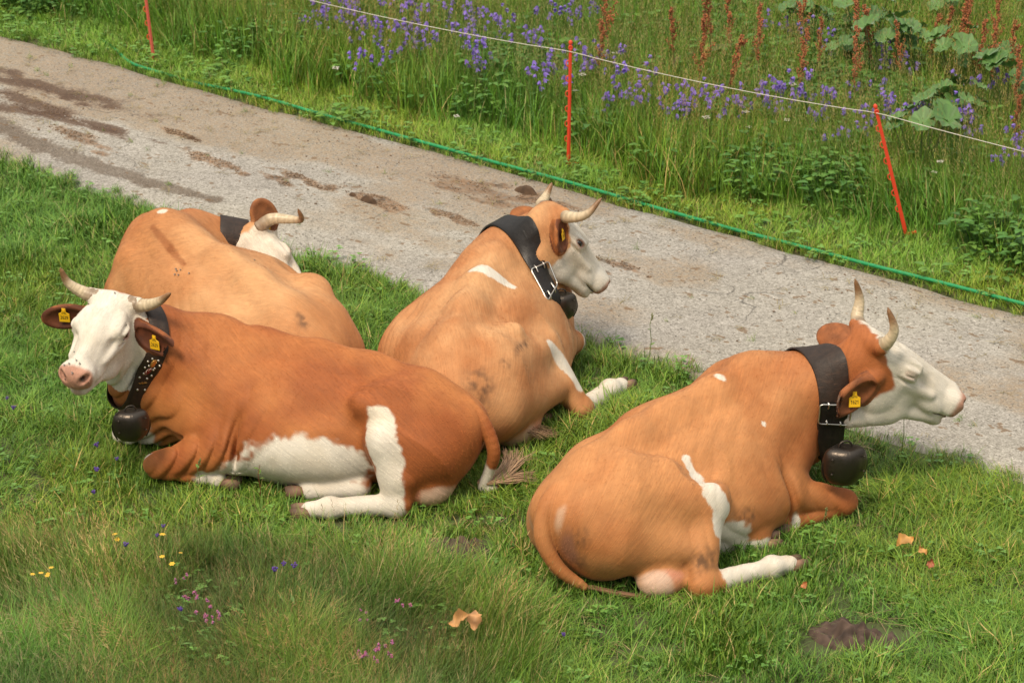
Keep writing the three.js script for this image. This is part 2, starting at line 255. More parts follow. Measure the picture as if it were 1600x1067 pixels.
// short lying coat hair: one instanced child per cow
const hairGeo = (() => { const g = new THREE.BufferGeometry(); g.setAttribute('position', new THREE.Float32BufferAttribute([0, 0, -0.5, 0, 0, 0.5, 0.5, 0.12, -0.32, 0.5, 0.12, 0.32, 1, 0.10, 0], 3)); g.setIndex([0, 1, 2, 1, 3, 2, 2, 3, 4]); g.computeVertexNormals(); return g; })();
const hairMat = new THREE.MeshStandardMaterial({ roughness: 0.8, side: THREE.DoubleSide });
function addHair(root, g, count, seed) {
  const r = rng(seed + 5), P = g.attributes.position, Nn = g.attributes.normal, C = g.attributes.color, I = g.index, nt = I.count / 3, cum = new Float32Array(nt), a = V(), b = V(), c = V(); let tot = 0;
  for (let i = 0; i < nt; i++) { a.fromBufferAttribute(P, I.getX(3 * i)); b.fromBufferAttribute(P, I.getX(3 * i + 1)); c.fromBufferAttribute(P, I.getX(3 * i + 2)); const y = a.y; tot += b.sub(a).cross(c.sub(a)).length() * (y < 0.015 ? 0 : 1); cum[i] = tot; }
  const im = new THREE.InstancedMesh(hairGeo, hairMat, count), M = new THREE.Matrix4(), n = V(), d = V(), w = V(), col = new THREE.Color(), p = V();
  for (let k = 0; k < count; k++) {
    const t = r() * tot; let lo = 0, hi = nt - 1; while (lo < hi) { const m = (lo + hi) >> 1; cum[m] < t ? lo = m + 1 : hi = m; }
    const i0 = I.getX(3 * lo), i1 = I.getX(3 * lo + 1), i2 = I.getX(3 * lo + 2); let u = r(), v = r(); if (u + v > 1) { u = 1 - u; v = 1 - v; }
    a.fromBufferAttribute(P, i0); b.fromBufferAttribute(P, i1); c.fromBufferAttribute(P, i2); p.copy(a).addScaledVector(b.sub(a), u).addScaledVector(c.sub(a), v); n.fromBufferAttribute(Nn, i0).normalize();
    d.set(-0.9 + 0.5 * (r() - 0.5) + 0.4 * noise3(p.x * 4, p.y * 4, p.z * 4), -0.75 + 0.4 * (r() - 0.5), 0.5 * (r() - 0.5)); d.addScaledVector(n, -d.dot(n)).normalize().addScaledVector(n, 0.12 + 0.25 * r()).normalize();
    w.crossVectors(d, n).normalize(); n.crossVectors(w, d); const L = 0.008 + 0.006 * r(), W = 0.0014;
    M.makeBasis(d.clone().multiplyScalar(L), n.clone().multiplyScalar(L), w.multiplyScalar(W)).setPosition(p); im.setMatrixAt(k, M);
    const tone = 0.80 + 0.30 * r(); im.setColorAt(k, col.setRGB(C.getX(i0) * tone, C.getY(i0) * tone, C.getZ(i0) * tone));
  }
  im.name = 'coat_hair'; im.userData.kind = 'stuff'; im.castShadow = im.receiveShadow = true; root.add(im);
}
// P: pose. The animal's own frame is x forward, y up, z to its right; legs lie out to the side sg (+1 right, -1 left), so the field is written for +1 and mirrored.
function buildCow(P) {
  const yaw = P.yaw * Math.PI / 180, sg = P.side, W2L = v => [v[0] * Math.cos(yaw) - v[2] * Math.sin(yaw), v[1], (v[0] * Math.sin(yaw) + v[2] * Math.cos(yaw)) * sg];
  const B = new Field(), N = new Field(), Hd = new Field(); let F = B;
  const hs = P.headScale ?? 1.06;
  const A = norm3(W2L(P.nose)); let U = norm3(W2L(P.brow)); U = norm3(add3(U, A, -dot3(U, A)));
  const Wv = cross3(A, U).map(v => v * sg);                      // towards the animal's right ear, in mirrored space
  const pl = W2L([P.poll[0] - P.at[0], P.poll[1], P.poll[2] - P.at[1]]);      // the poll is given in the world
  const HP = (a, u, w) => [0, 1, 2].map(i => pl[i] + (A[i] * a + U[i] * u + Wv[i] * w) * hs);
  const toHead = (x, y, z) => { const q = [x - pl[0], y - pl[1], z - pl[2]]; return [dot3(q, A) / hs, dot3(q, U) / hs, dot3(q, Wv) / hs]; };
  const hd = (a, u, w) => norm3([0, 1, 2].map(i => A[i] * a + U[i] * u + Wv[i] * w));
  const axes = [A, U, Wv], R = r => r.map(v => v * hs);
  const L = P.leg, T = P.torso ?? {};
  // trunk
  const bw = T.wide ?? 1, yy = T.high ?? 1;
  F.ell([0.40, 0.40 * yy, 0], [0.40, 0.355 * yy, 0.285 * bw], 0.1);
  F.ell([-0.05, 0.37 * yy, 0], [0.66, 0.365 * yy, 0.405 * bw], 0.16);
  F.ell([-0.10, 0.24, 0.02], [0.58, 0.245, 0.455 * bw], 0.18);
  F.ell([-0.68, 0.38 * yy, 0.015], [0.40, 0.31 * yy, 0.265], 0.14);
  F.chain([[0.62, 0.66 * yy, 0, 0.10], [0.42, 0.705 * yy, 0, 0.075], [0.15, 0.712 * yy, 0, 0.07], [-0.15, 0.695 * yy, 0, 0.07], [-0.45, 0.672 * yy, 0, 0.065], [-0.75, 0.60 * yy, 0, 0.07], [-0.99, 0.485 * yy, 0, 0.055]], 0.105);
  F.chain([[0.50, 0.762 * yy, 0, 0.035], [0.2, 0.765 * yy, 0, 0.03], [-0.15, 0.748 * yy, 0, 0.028], [-0.5, 0.722 * yy, 0, 0.03], [-0.78, 0.655 * yy, 0, 0.032]], 0.05);   // ridge of the spine
  // shoulders, hip bones, seat bones
  for (const s of [1, -1]) F.ell([0.40, 0.37 * (P.shoulder ?? 1), 0.235 * s], [0.17, 0.29 * (P.shoulder ?? 1), 0.095], 0.11, [norm3([0.94, -0.34, 0]), norm3([0.34, 0.94, -0.1 * s]), norm3([0.03, 0.09 * s, 1])]);
  F.ell([-0.55, 0.60 * yy, 0.275], [0.075, 0.055, 0.055], 0.10); F.ell([-0.54, 0.47 * yy, -0.225], [0.085, 0.07, 0.07], 0.16);
  F.ell([-0.99, 0.40, 0.10], [0.07, 0.07, 0.06], 0.12); F.ell([-0.97, 0.37, -0.08], [0.07, 0.07, 0.06], 0.12);
  // upper hind leg
  const hip = [-0.70, 0.42, 0.18], st = L.stifle, hk = L.hock, ft = L.fetlock, toe = L.toe;
  F.cone(hip, st, 0.235, L.stifleR ?? 0.125, L.thighK ?? 0.042);
  F.ell([-0.83, 0.30, 0.14], [0.22, 0.27, 0.2], 0.12);
  F.cone(add3(hip, [-0.12, -0.14, 0.08]), add3(mix3(st, hk, 0.55), [-0.06, 0, 0.0]), 0.17, 0.075, 0.1);
  F.cone(st, hk, L.shinR ?? 0.105, 0.062, 0.05); F.cone(add3(mix3(st, hk, 0.45), [-0.05, 0.0, 0.01]), add3(hk, [-0.045, 0.02, 0]), 0.045, 0.036, 0.03);   // shin and the tendon behind it
  F.ell(hk, [0.07, 0.062, 0.06], 0.03);
  F.cone(hk, ft, 0.056, 0.047, 0.03); F.ell(ft, [0.064, 0.056, 0.058], 0.022); F.cone(ft, toe, 0.046, 0.046, 0.025);
  F.ell(L.udder ?? [-0.66, 0.12, 0.36], L.udderR ?? [0.17, 0.12, 0.15], 0.05);
  // the other hind leg, tucked under
  F.ell([-0.68, 0.22, -0.17], [0.30, 0.23, 0.18], 0.12);
  if (L.under) { F.cone(L.under[0], L.under[1], 0.06, 0.045, 0.04); F.ell(L.under[1], [0.055, 0.045, 0.05], 0.03); }
  // forelegs folded back on themselves
  const el = L.elbow, kn = L.knee, ff = L.foreFetlock;
  F.cone([0.60, 0.36, 0.20], el, 0.13, 0.10, 0.09);
  F.cone(el, kn, L.armR ?? 0.112, 0.066, 0.05); F.ell(kn, [0.076, 0.066, 0.072], 0.022); F.ell(add3(el, [-0.05, 0.03, 0.0]), [0.07, 0.06, 0.06], 0.05);
  F.cone(add3(kn, [0, -0.02, 0.0]), ff, 0.05, 0.042, 0.012); F.ell(ff, [0.055, 0.046, 0.05], 0.02);
  const k2 = L.knee2 ?? [0.78, 0.09, -0.18];
  F.cone([0.60, 0.34, -0.2], [0.3, 0.18, -0.33], 0.12, 0.1, 0.08); F.cone([0.3, 0.18, -0.33], k2, 0.095, 0.06, 0.05); F.ell(k2, [0.068, 0.06, 0.062], 0.03);
  // blade of the shoulder, hollow of the flank
  for (const s of [1, -1]) { F.cone([0.28, 0.66 * yy, 0.13 * s], [0.50, 0.40, 0.28 * s], 0.045, 0.06, 0.07); F.cut([-0.34, 0.62 * yy, 0.385 * s], [0.13, 0.085, 0.075], 0.09); }
  // brisket, neck, dewlap
  const bk = P.brisket ?? [0.68, 0.27, 0]; F.ell(bk, [0.20, 0.22, 0.15], 0.1);
  F = N;
  const nk = P.neck ?? [0, 0, 0], back = HP(0.035, -0.15, 0), jaw = HP(0.12 - (P.jowl ?? 0), -0.24 - (P.jowl ?? 0), 0), top = HP(-0.01, -0.105, 0);
  const m1 = add3(mix3([0.58, 0.52, 0], back, 0.5), nk);
  F.chain([[0.52, 0.52, 0, 0.215], [...m1, 0.165], [...back, 0.1]], 0.1);
  const c1 = add3(mix3([0.50, 0.70 * yy, 0], top, 0.5), [nk[0], nk[1] * 1.0 + (P.crest ?? 0.0), nk[2]]);
  F.chain([[0.46, 0.685 * yy, 0, 0.085], [...c1, 0.075], [...top, 0.06]], 0.11);
  const t1 = add3(mix3([bk[0] + 0.02, bk[1] + 0.09, bk[2]], jaw, 0.5), [nk[0], nk[1] - (P.sag ?? 0.02), nk[2]]);
  F.chain([[bk[0] + 0.02, bk[1] + 0.09, bk[2], 0.135], [...t1, 0.085], [...jaw, 0.062]], 0.09);
  F.chain([[bk[0] + 0.11, bk[1] - 0.03, bk[2], 0.06], [...add3(t1, [0, -0.07, 0]), 0.03], [...add3(jaw, [0, -0.02, 0]), 0.025]], 0.07);
  F = Hd;
  // head
  F.ell(HP(0.085, -0.10, 0), R([0.145, 0.11, 0.122]), 0.04, axes);
  F.ell(HP(-0.005, -0.035, 0), R([0.06, 0.048, 0.105]), 0.05, axes);
  F.ell(HP(0.15, -0.055, 0), R([0.16, 0.05, 0.112]), 0.05, axes);
  for (const s of [1, -1]) {
    F.ell(HP(0.185, -0.062, 0.102 * s), R([0.055, 0.043, 0.036]), 0.04, axes);
    F.cone(HP(0, -0.03, 0.08 * s), HP(-0.005, -0.022, 0.125 * s), 0.04 * hs, 0.034 * hs, 0.03);
    F.ell(HP(0.17, -0.205, 0.060 * s), R([0.135, 0.115, 0.045]), 0.06, axes);
    F.cone(HP(0.10, -0.272 - (P.jowl ?? 0), 0.05 * s), HP(0.27, -0.245 - (P.jowl ?? 0) * 0.4, 0.036 * s), 0.042 * hs, 0.036 * hs, 0.06); F.cone(HP(0.27, -0.245, 0.036 * s), HP(0.45, -0.195, 0.026 * s), 0.036 * hs, 0.034 * hs, 0.05);
    F.cone(HP(0.20, -0.115, 0.098 * s), HP(0.36, -0.112, 0.078 * s), 0.018 * hs, 0.014 * hs, 0.03);   // crest of the cheek
    F.ell(HP(0.125, -0.185, 0.088 * s), R([0.085, 0.095, 0.028]), 0.03, axes);                        // chewing muscle
    F.cone(HP(0.12, -0.02, 0.085 * s), HP(0.22, -0.028, 0.105 * s), 0.022 * hs, 0.02 * hs, 0.03);      // brow
    F.ell(HP(0.40, -0.155, 0.066 * s), R([0.055, 0.028, 0.018]), 0.02, axes);                         // upper lip
    F.ell(HP(0.525, -0.082, 0.048 * s), R([0.034, 0.034, 0.03]), 0.02, axes);                         // wing of the nostril
  }
  F.cone(HP(0.2, -0.11, 0), HP(0.44, -0.115, 0), 0.106 * hs, 0.071 * hs, 0.05);
  F.cone(HP(0.17, -0.035, 0), HP(0.48, -0.058, 0), 0.045 * hs, 0.034 * hs, 0.028);
  F.ell(HP(0.50, -0.10, 0), R([0.072, 0.064, 0.086]), 0.03, axes);
  F.ell(HP(0.50, -0.135, 0), R([0.06, 0.045, 0.078]), 0.025, axes);
  F.ell(HP(0.465, -0.2, 0), R([0.065, 0.036, 0.052]), 0.014, axes);
  for (const s of [1, -1]) {
    F.cut(HP(0.33, -0.068, 0.092 * s), R([0.07, 0.02, 0.012]), 0.03, axes);
    F.cut(HP(0.562, -0.083, 0.052 * s), R([0.032, 0.028, 0.015]), 0.014, [hd(0.5, 0.3, -0.5 * s), hd(0.3, 0.8, 0.4 * s), hd(0.5, -0.4, 0.8 * s)]);
    if (P.asleep) { F.ell(HP(0.19, -0.064, 0.118 * s), R([0.032, 0.024, 0.024]), 0.02, axes); F.cut(HP(0.19, -0.074, 0.148 * s), R([0.03, 0.0035, 0.012]), 0.008, [hd(1, 0.15, 0), hd(-0.15, 1, 0), hd(0, 0, 1)]); }
    else F.cut(HP(0.19, -0.066, 0.143 * s), R([0.026, P.lids ?? 0.010, 0.022]), 0.010, axes);
    F.ell(HP(0.188, -0.047, 0.130 * s), R([0.036, 0.010, 0.015]), 0.014, axes); F.cut(HP(0.185, -0.026, 0.134 * s), R([0.04, 0.005, 0.010]), 0.016, axes);                                                                          // upper lid
    F.ell(HP(0.19, -0.084, 0.129 * s), R([0.032, 0.008, 0.013]), 0.014, axes); F.cut(HP(0.195, -0.104, 0.126 * s), R([0.045, 0.004, 0.010]), 0.016, axes);
  }
  F.cut(HP(0.50, -0.166, 0), R([0.095, 0.004, 0.11]), 0.010, [hd(1, 0.12, 0), hd(-0.12, 1, 0), hd(0, 0, 1)]);
  // ears
  const ears = [];
  for (const s of [1, -1]) {
    const E = (s > 0 ? P.ear : P.earL ?? P.ear), d = E.world ? norm3(W2L(E.dir)) : hd(E.dir[0], E.dir[1], E.dir[2] * s); let f = E.world ? norm3(W2L(E.face)) : hd(E.face[0], E.face[1], E.face[2] * s); f = norm3(add3(f, d, -dot3(f, d)));
    const e2 = cross3(d, f), root = HP(E.root?.[0] ?? 0.045, E.root?.[1] ?? -0.10, 0.112 * s), len = (E.len ?? 0.225) * hs, c = add3(root, d, len * 0.5);
    F.cone(root, add3(root, d, len * 0.3), 0.034 * hs, 0.028 * hs, 0.03);
    F.ell(c, [len * 0.53, (E.wide ?? 0.07) * hs, 0.026 * hs], 0.025, [d, e2, f]);
    F.cut(add3(c, f, 0.024 * hs), [len * 0.43, (E.wide ?? 0.07) * 0.76 * hs, 0.026 * hs], 0.012, [d, e2, f]);
    ears.push({ s, c, d, e2, f, len });
  }
  F = B;
  // tail
  if (P.tail) {                                                  // many short links along a curve keep the tail smooth
    const cv = new THREE.CatmullRomCurve3(P.tail.map(p => V(p[0], p[1], p[2])), false, 'centripetal'), n = 22, ch = [];
    for (let i = 0; i <= n; i++) { const f = i / n, p = cv.getPoint(f), g = f * (P.tail.length - 1), a = Math.min(P.tail.length - 2, Math.floor(g)); ch.push([p.x, p.y, p.z, lerp(P.tail[a][3], P.tail[a + 1][3], g - a)]); }
    F.chain(ch, 0.012);
  }
  for (const b of P.bumps ?? []) F.ell(b.c, b.r, b.k ?? 0.08, b.ax);
  for (const b of P.hollows ?? []) F.cut(b.c, b.r, b.k ?? 0.06);
  // soft muscle relief everywhere, folds of loose skin on the neck
  const nA = [0.56, 0.52, 0], nB = back, nD = add3(nB, nA, -1), nL = Math.hypot(...nD);
  const extra = (x, y, z, onHead) => {
    const hq = toHead(x, y, z), inHead = onHead ? sstep(-0.06, 0.02, hq[0]) * sstep(-0.3, -0.22, hq[1]) : 0;
    let e = (1 - 0.85 * inHead) * (0.006 * noise3(x * 3.1 + 9, y * 3.1, z * 3.1) + 0.0022 * noise3(x * 10, y * 8, z * 10));
    const t = dot3([x - nA[0], y - nA[1], z - nA[2]], nD) / (nL * nL);
    const m = sstep(-0.55, -0.1, t) * (1 - sstep(0.75, 1.0, t)) * (1 - inHead) * sstep(0.8, 0.5, y * 0.6 + 0.3);
    if (m > 0) { const w = t * nL * 1.0 + 0.05 * noise3(x * 3, y * 3, z * 3) - 0.12 * y; const r = Math.abs(Math.sin(w * 50 + 1.2 * noise3(x * 2, y * 5, z * 2))); e += m * (P.folds ?? 0.009) * (0.5 - r) * (0.45 + 0.55 * noise3(x * 5 + 3, y * 4, z * 5)); }
    if (!onHead) { const rm = sstep(-0.42, -0.2, x) * sstep(0.32, 0.1, x) * sstep(0.62, 0.45, y) * sstep(0.12, 0.25, y); if (rm > 0) e += 0.0011 * rm * Math.sin(x * 62 + y * 14 + 1.5 * noise3(x * 3, y * 3, z * 3)) * (0.6 + 0.4 * noise3(x * 4, y * 4, z * 4)); }
    return e;
  };
  // mesh: body and head share one field and meet under the collar
  const cAt = add3(mix3(m1, back, P.collar.t), W2L(P.collar.off ?? [0, 0, 0])), cp = { at: cAt }, cAx = P.collar.axis ? norm3(W2L(P.collar.axis)) : norm3(add3(back, m1, -1));
  const side = (x, y, z) => dot3([x - cp.at[0], y - cp.at[1], z - cp.at[2]], cAx);
  const rel = (d, x, y, z, h) => Math.abs(d) < 0.05 ? d + extra(x, y, z, h) : d;
  const nrm = f => (x, y, z, e = 0.004) => norm3([f(x + e, y, z) - f(x - e, y, z), f(x, y + e, z) - f(x, y - e, z), f(x, y, z + e) - f(x, y, z - e)]);
  const trunk = (x, y, z) => rel(smin(B.at(x, y, z), N.at(x, y, z), 0.11), x, y, z), skull = (x, y, z) => rel(smin(N.at(x, y, z), Hd.at(x, y, z), 0.05), x, y, z, true);
  const neckF = P.collar.onTrunk ? { at: (x, y, z) => smin(B.at(x, y, z), N.at(x, y, z), 0.11) } : N;
  F = { at: (x, y, z) => smin(smin(B.at(x, y, z), N.at(x, y, z), 0.11), Hd.at(x, y, z), 0.04) };
  const near = HP(0.2, -0.1, 0);
  const bodyNet = surfaceNets({ at: (x, y, z) => Math.max(-y, rel(smin(B.at(x, y, z), Math.max(N.at(x, y, z), side(x, y, z)), 0.11), x, y, z)) }, null, [-1.35, -0.03, -0.85], [1.25, 1.12, 1.05], P.cell ?? 0.0095);
  const hb = 0.55, headNet = surfaceNets({ at: (x, y, z) => Math.max(-y, -side(x, y, z), skull(x, y, z)) }, null, near.map(v => v - hb), near.map(v => v + hb), P.headCell ?? 0.0052);
  bodyNet.f = trunk; headNet.f = skull;
  const ud = L.udder ?? [-0.66, 0.12, 0.36], udR = L.udderR ?? [0.17, 0.12, 0.15];
  const skin = (x, y, z, q, n, onHead) => {
    if (!onHead) q = [-9, -9, -9];
    if (onHead) for (const e of ears) {
      const r = [x - e.c[0], y - e.c[1], z - e.c[2]], a = dot3(r, e.d) / (e.len * 0.56), b = dot3(r, e.e2) / (0.078 * hs), c = dot3(r, e.f) / (0.045 * hs);
      if (a * a + b * b + c * c < 1.25 && a > -0.85) {
        const inside = dot3(n, e.f) > 0.1 && Math.abs(b) < 0.8 && a < 0.85, k = 0.8 + 0.3 * noise3(x * 30, y * 30, z * 30);
        const rim = P.tones.ear, ic = P.tones.earIn; return (inside ? ic : rim).map(v => v * k);
      }
    }
    let c = P.coat(x, y, z, q, n);
    if (q[0] > -0.03 && q[1] > -0.3 && Math.abs(q[2]) < 0.16) {
      // muzzle and rims of the eyes
      const m = sstep(0.505, 0.535, q[0] + (P.pink ?? 0) + 0.006 * noise3(x * 40, y * 40, z * 40) - 0.25 * Math.max(0, q[1] + 0.055) - 0.12 * Math.max(0, -q[1] - 0.13));
      c = mix3(c, mix3([0.64, 0.28, 0.17], [0.48, 0.19, 0.115], 0.5 + 0.5 * noise3(x * 70, y * 70, z * 70)), m * 0.85);
      const ns = Math.hypot((q[0] - 0.556) / 0.026, (q[1] + 0.084) / 0.024, (Math.abs(q[2]) - 0.052) / 0.022); c = mix3(c, [0.06, 0.02, 0.015], sstep(1.0, 0.6, ns));
      const e = Math.hypot((q[0] - 0.19) / 0.036, (q[1] + 0.066) / 0.022); if (Math.abs(q[2]) > 0.1) c = mix3(c, [0.42, 0.17, 0.11], (P.asleep ? 0.3 : 0.75) * sstep(1.15, 0.75, e));
    }
    const u = Math.hypot((x - ud[0]) / udR[0], (y - ud[1]) / udR[1], (z - ud[2]) / udR[2]); if (u < 1.12) c = mix3(c, mix3([0.82, 0.58, 0.44], [0.80, 0.36, 0.23], sstep(-0.1, 0.25, noise3(x * 7 + 2, y * 7, z * 7) + 1.2 * (x - ud[0]) / udR[0])), sstep(1.12, 0.98, u + 0.05 * noise3(x * 20, y * 20, z * 20)) * 0.9);
    return c;
  };
  const pos = [], nor = [], col = [], uv = [], idx = [];
  for (const net of [bodyNet, headNet]) {
    const off = pos.length / 3;
    for (let i = 0; i < net.pos.length; i += 3) {
      let [x, y, z] = net.pos.slice(i, i + 3);
      const n = nrm(net.f)(x, y, z), d = net.f(x, y, z);
      if (Math.abs(d) < 0.004) { x -= n[0] * d; y -= n[1] * d; z -= n[2] * d; }
      const q = toHead(x, y, z), c = skin(x, y, z, q, n, net === headNet);
      pos.push(x, y, z * sg); nor.push(n[0], n[1], n[2] * sg); col.push(c[0], c[1], c[2]);
      const hw = net === headNet && q[0] > -0.02 ? 1 : 0;
      hw ? uv.push(q[0] * 1.6, Math.atan2(q[2], q[1] + 0.1) * 0.16) : uv.push((x * 0.8 - y * 0.5) * 1.3, (Math.atan2(z, y + 0.12) * 0.5 + 0.35 * x) * 1.3);
    }
    for (let i = 0; i < net.idx.length; i += 3) sg > 0 ? idx.push(net.idx[i] + off, net.idx[i + 1] + off, net.idx[i + 2] + off) : idx.push(net.idx[i] + off, net.idx[i + 2] + off, net.idx[i + 1] + off);
  }
  const g = new THREE.BufferGeometry();
  g.setAttribute('position', new THREE.Float32BufferAttribute(pos, 3)); g.setAttribute('normal', new THREE.Float32BufferAttribute(nor, 3)); g.setAttribute('color', new THREE.Float32BufferAttribute(col, 3)); g.setAttribute('uv', new THREE.Float32BufferAttribute(uv, 2));
  g.setIndex(idx);
  const root = thing('cow', P.label, 'cow', [P.at[0], 0, P.at[1]], yaw, 'cows resting beside the lane');
  mesh('body', g, coatMat, root);
  addHair(root, g, P.hairs ?? 42000, P.at[0] * 1000 | 0);
  const M = p => [p[0], p[1], p[2] * sg], MV = p => V(...M(p));
  const C = { P, F, neckF, root,  HP, hd, MV, M, cAt, cAx, ears, hs, sg, yaw, toHead };
  cowParts(C);
  return C;
}
// horns, eyes, hooves, ear tags and tail hair: children of the cow
const hornMat = new THREE.MeshStandardMaterial({ vertexColors: true, roughness: 0.42 });
const eyeMat = new THREE.MeshPhysicalMaterial({ color: 0x140b07, roughness: 0.12, clearcoat: 0.6 });
const hoofMat = new THREE.MeshStandardMaterial({ vertexColors: true, roughness: 0.7 });
const hoofDark = std([0.14, 0.085, 0.055], 0.7);
const tailMat = new THREE.MeshStandardMaterial({ vertexColors: true, roughness: 0.85, side: THREE.DoubleSide });
function tagTexture(text, small) {
  const c = document.createElement('canvas'); c.width = 128; c.height = 128; const x = c.getContext('2d');
  x.fillStyle = '#e9b81c'; x.fillRect(0, 0, 128, 128); x.fillStyle = '#3a3212'; x.textAlign = 'center';
  x.font = 'bold 20px sans-serif'; x.fillText(small, 64, 52); x.font = 'bold 46px sans-serif'; x.fillText(text, 64, 104);
  const t = new THREE.CanvasTexture(c); t.colorSpace = THREE.SRGBColorSpace; return t;
}
function hoofGeo() {
  const parts = [];
  for (const s of [1, -1]) {                                    // two claws, side by side, flattened below and pointed in front
    const pr = [[0.0, -0.01], [0.030, 0.0], [0.034, 0.022], [0.030, 0.05], [0.024, 0.068], [0, 0.072]].map(p => new THREE.Vector2(...p));
    const g = new THREE.LatheGeometry(pr, 14), a = g.attributes.position, c = [];
    for (let i = 0; i < a.count; i++) {
      const x = a.getX(i), y = a.getY(i), z = a.getZ(i), f = clamp(1 - y / 0.072);
      a.setXYZ(i, y * -1 + 0.072 + (x > 0 ? x * 0.3 : 0) - 0.02 + f * 0.02, Math.max(-0.032, x * 1.05), z * (0.9 - 0.12 * f) + s * 0.028);
      const n = 0.75 + 0.4 * noise3(a.getX(i) * 90, a.getY(i) * 30, s * 5), m = sstep(0.02, 0.06, a.getX(i)); c.push(lerp(0.30, 0.16, m) * n, lerp(0.17, 0.095, m) * n, lerp(0.11, 0.06, m) * n);
    }
    g.setAttribute('color', new THREE.Float32BufferAttribute(c, 3)); g.computeVertexNormals(); parts.push(g);
  }
  return mergeGeometries(parts);
}
const hoofShape = hoofGeo();
function cowParts(C) {
  const { P, root, HP, hd, MV, M, hs, sg } = C;
  for (const s of [1, -1]) {
    const pts = (s > 0 ? P.horn : P.hornL ?? P.horn).map(p => MV(HP(p[0], p[1], p[2] * s)));
    const curve = sweep(pts, t => (0.036 * (1 - t) ** 0.75 + 0.006) * (1 + 0.03 * Math.sin(t * 60) * (1 - t)) * (t > 0.97 ? 0.6 : 1), 40, 14, (t, a) => {
      const n = 0.86 + 0.22 * noise3(t * 40, Math.cos(a) * 2 + s, Math.sin(a) * 2), ring = 0.93 + 0.07 * Math.sin(t * 75);
      const base = [0.33, 0.24, 0.16], cream = [0.66, 0.54, 0.36], tip = [0.30, 0.16, 0.075];
      let c = mix3(base, cream, sstep(0.12, 0.34, t + 0.05 * noise3(t * 9, a, s))); c = mix3(c, tip, sstep(0.58, 0.86, t + 0.04 * noise3(a, t * 4, s))); return c.map(v => v * n * ring);
    });
    mesh('horn', curve, hornMat, root);
    if (!P.asleep) { const eye = mesh('eye', new THREE.SphereGeometry(0.026 * hs, 20, 16), eyeMat, root); eye.position.copy(MV(HP(0.19, -0.066, 0.117 * s))); }
  }
  const hoof = (at, dir, roll = 0) => {
    const m = mesh('hoof', hoofShape, hoofMat, root), x = V(...M(dir)).normalize(), z = V(0, 1, 0).cross(x).negate().normalize(), y = z.clone().cross(x).normalize();
    m.quaternion.setFromRotationMatrix(new THREE.Matrix4().makeBasis(x, y, x.clone().cross(y))); m.rotateX(roll); m.position.copy(MV(at));
  };
  const L = P.leg;
  if (P.hooves !== false) {
    hoof(add3(L.toe, norm3(add3(L.toe, L.fetlock, -1)), 0.012), add3(L.toe, L.fetlock, -1), P.hindRoll ?? 0);
    hoof(add3(L.foreFetlock, norm3(add3(L.foreFetlock, L.knee, -1)), 0.05), add3(add3(L.foreFetlock, L.knee, -1), [0, -0.02, 0]), 0);
    for (const s of [1, -1]) { const m = mesh('dewclaw', new THREE.SphereGeometry(0.016, 10, 8).scale(1.3, 0.8, 0.8), hoofDark, root), dd = norm3(add3(L.toe, L.fetlock, -1)), sd = norm3(cross3(dd, [0, 1, 0])); m.position.copy(MV(add3(add3(L.fetlock, sd, 0.026 * s), dd, 0.01).map((v, i) => i === 1 ? v - 0.035 : v))); }
    if (L.under) hoof(add3(L.under[1], norm3(add3(L.under[1], L.under[0], -1)), 0.05), add3(L.under[1], L.under[0], -1), 0.4);
  }
  for (const tg of P.tags ?? []) {
    const e = C.ears.find(q => q.s === tg.ear);
    const sh = new THREE.Shape(); const w = 0.027, h = 0.030;
    sh.moveTo(-w, -h); sh.lineTo(w, -h); sh.lineTo(w, h * 0.55); sh.lineTo(0.010, h * 0.85); sh.lineTo(0.008, h * 1.6); sh.lineTo(-0.008, h * 1.6); sh.lineTo(-0.010, h * 0.85); sh.lineTo(-w, h * 0.55); sh.closePath();
    const g = new THREE.ExtrudeGeometry(sh, { depth: 0.0025, bevelEnabled: true, bevelSize: 0.002, bevelThickness: 0.001, bevelSegments: 2 });
    const a = g.attributes.position, uv = []; for (let i = 0; i < a.count; i++) uv.push((a.getX(i) + w) / (2 * w), (a.getY(i) + h) / (2.6 * h)); g.setAttribute('uv', new THREE.Float32BufferAttribute(uv, 2));
    const m = new THREE.MeshStandardMaterial({ map: tagTexture(tg.text, tg.small), roughness: 0.45 });
    const t = mesh('ear_tag', g, m, root);
    const p = add3(add3(add3(e.c, e.d, (tg.along ?? 0) * e.len), e.f, (tg.out ?? 0.016) * hs), e.e2, (tg.up ?? -0.01) * hs);
    t.position.copy(MV(p));
    const fz = V(...M(norm3(e.f))).normalize(); if (tg.turn) fz.lerp(V(0, 0.2, 1).applyAxisAngle(V(0, 1, 0), -C.yaw).normalize(), tg.turn).normalize();  let up = V(0, 1, 0).addScaledVector(V(...M(e.d)), -(tg.lean ?? 0)); up.addScaledVector(fz, -up.dot(fz)).normalize();
    t.quaternion.setFromRotationMatrix(new THREE.Matrix4().makeBasis(up.clone().cross(fz), up, fz)); t.scale.setScalar(tg.size ?? 1);
    t.userData.label = 'yellow plastic ear tag';
    const pin = mesh('pin', new THREE.CylinderGeometry(0.006, 0.007, 0.008, 10).rotateX(Math.PI / 2), m, t); pin.position.set(0, 0.035, 0.004);
  }
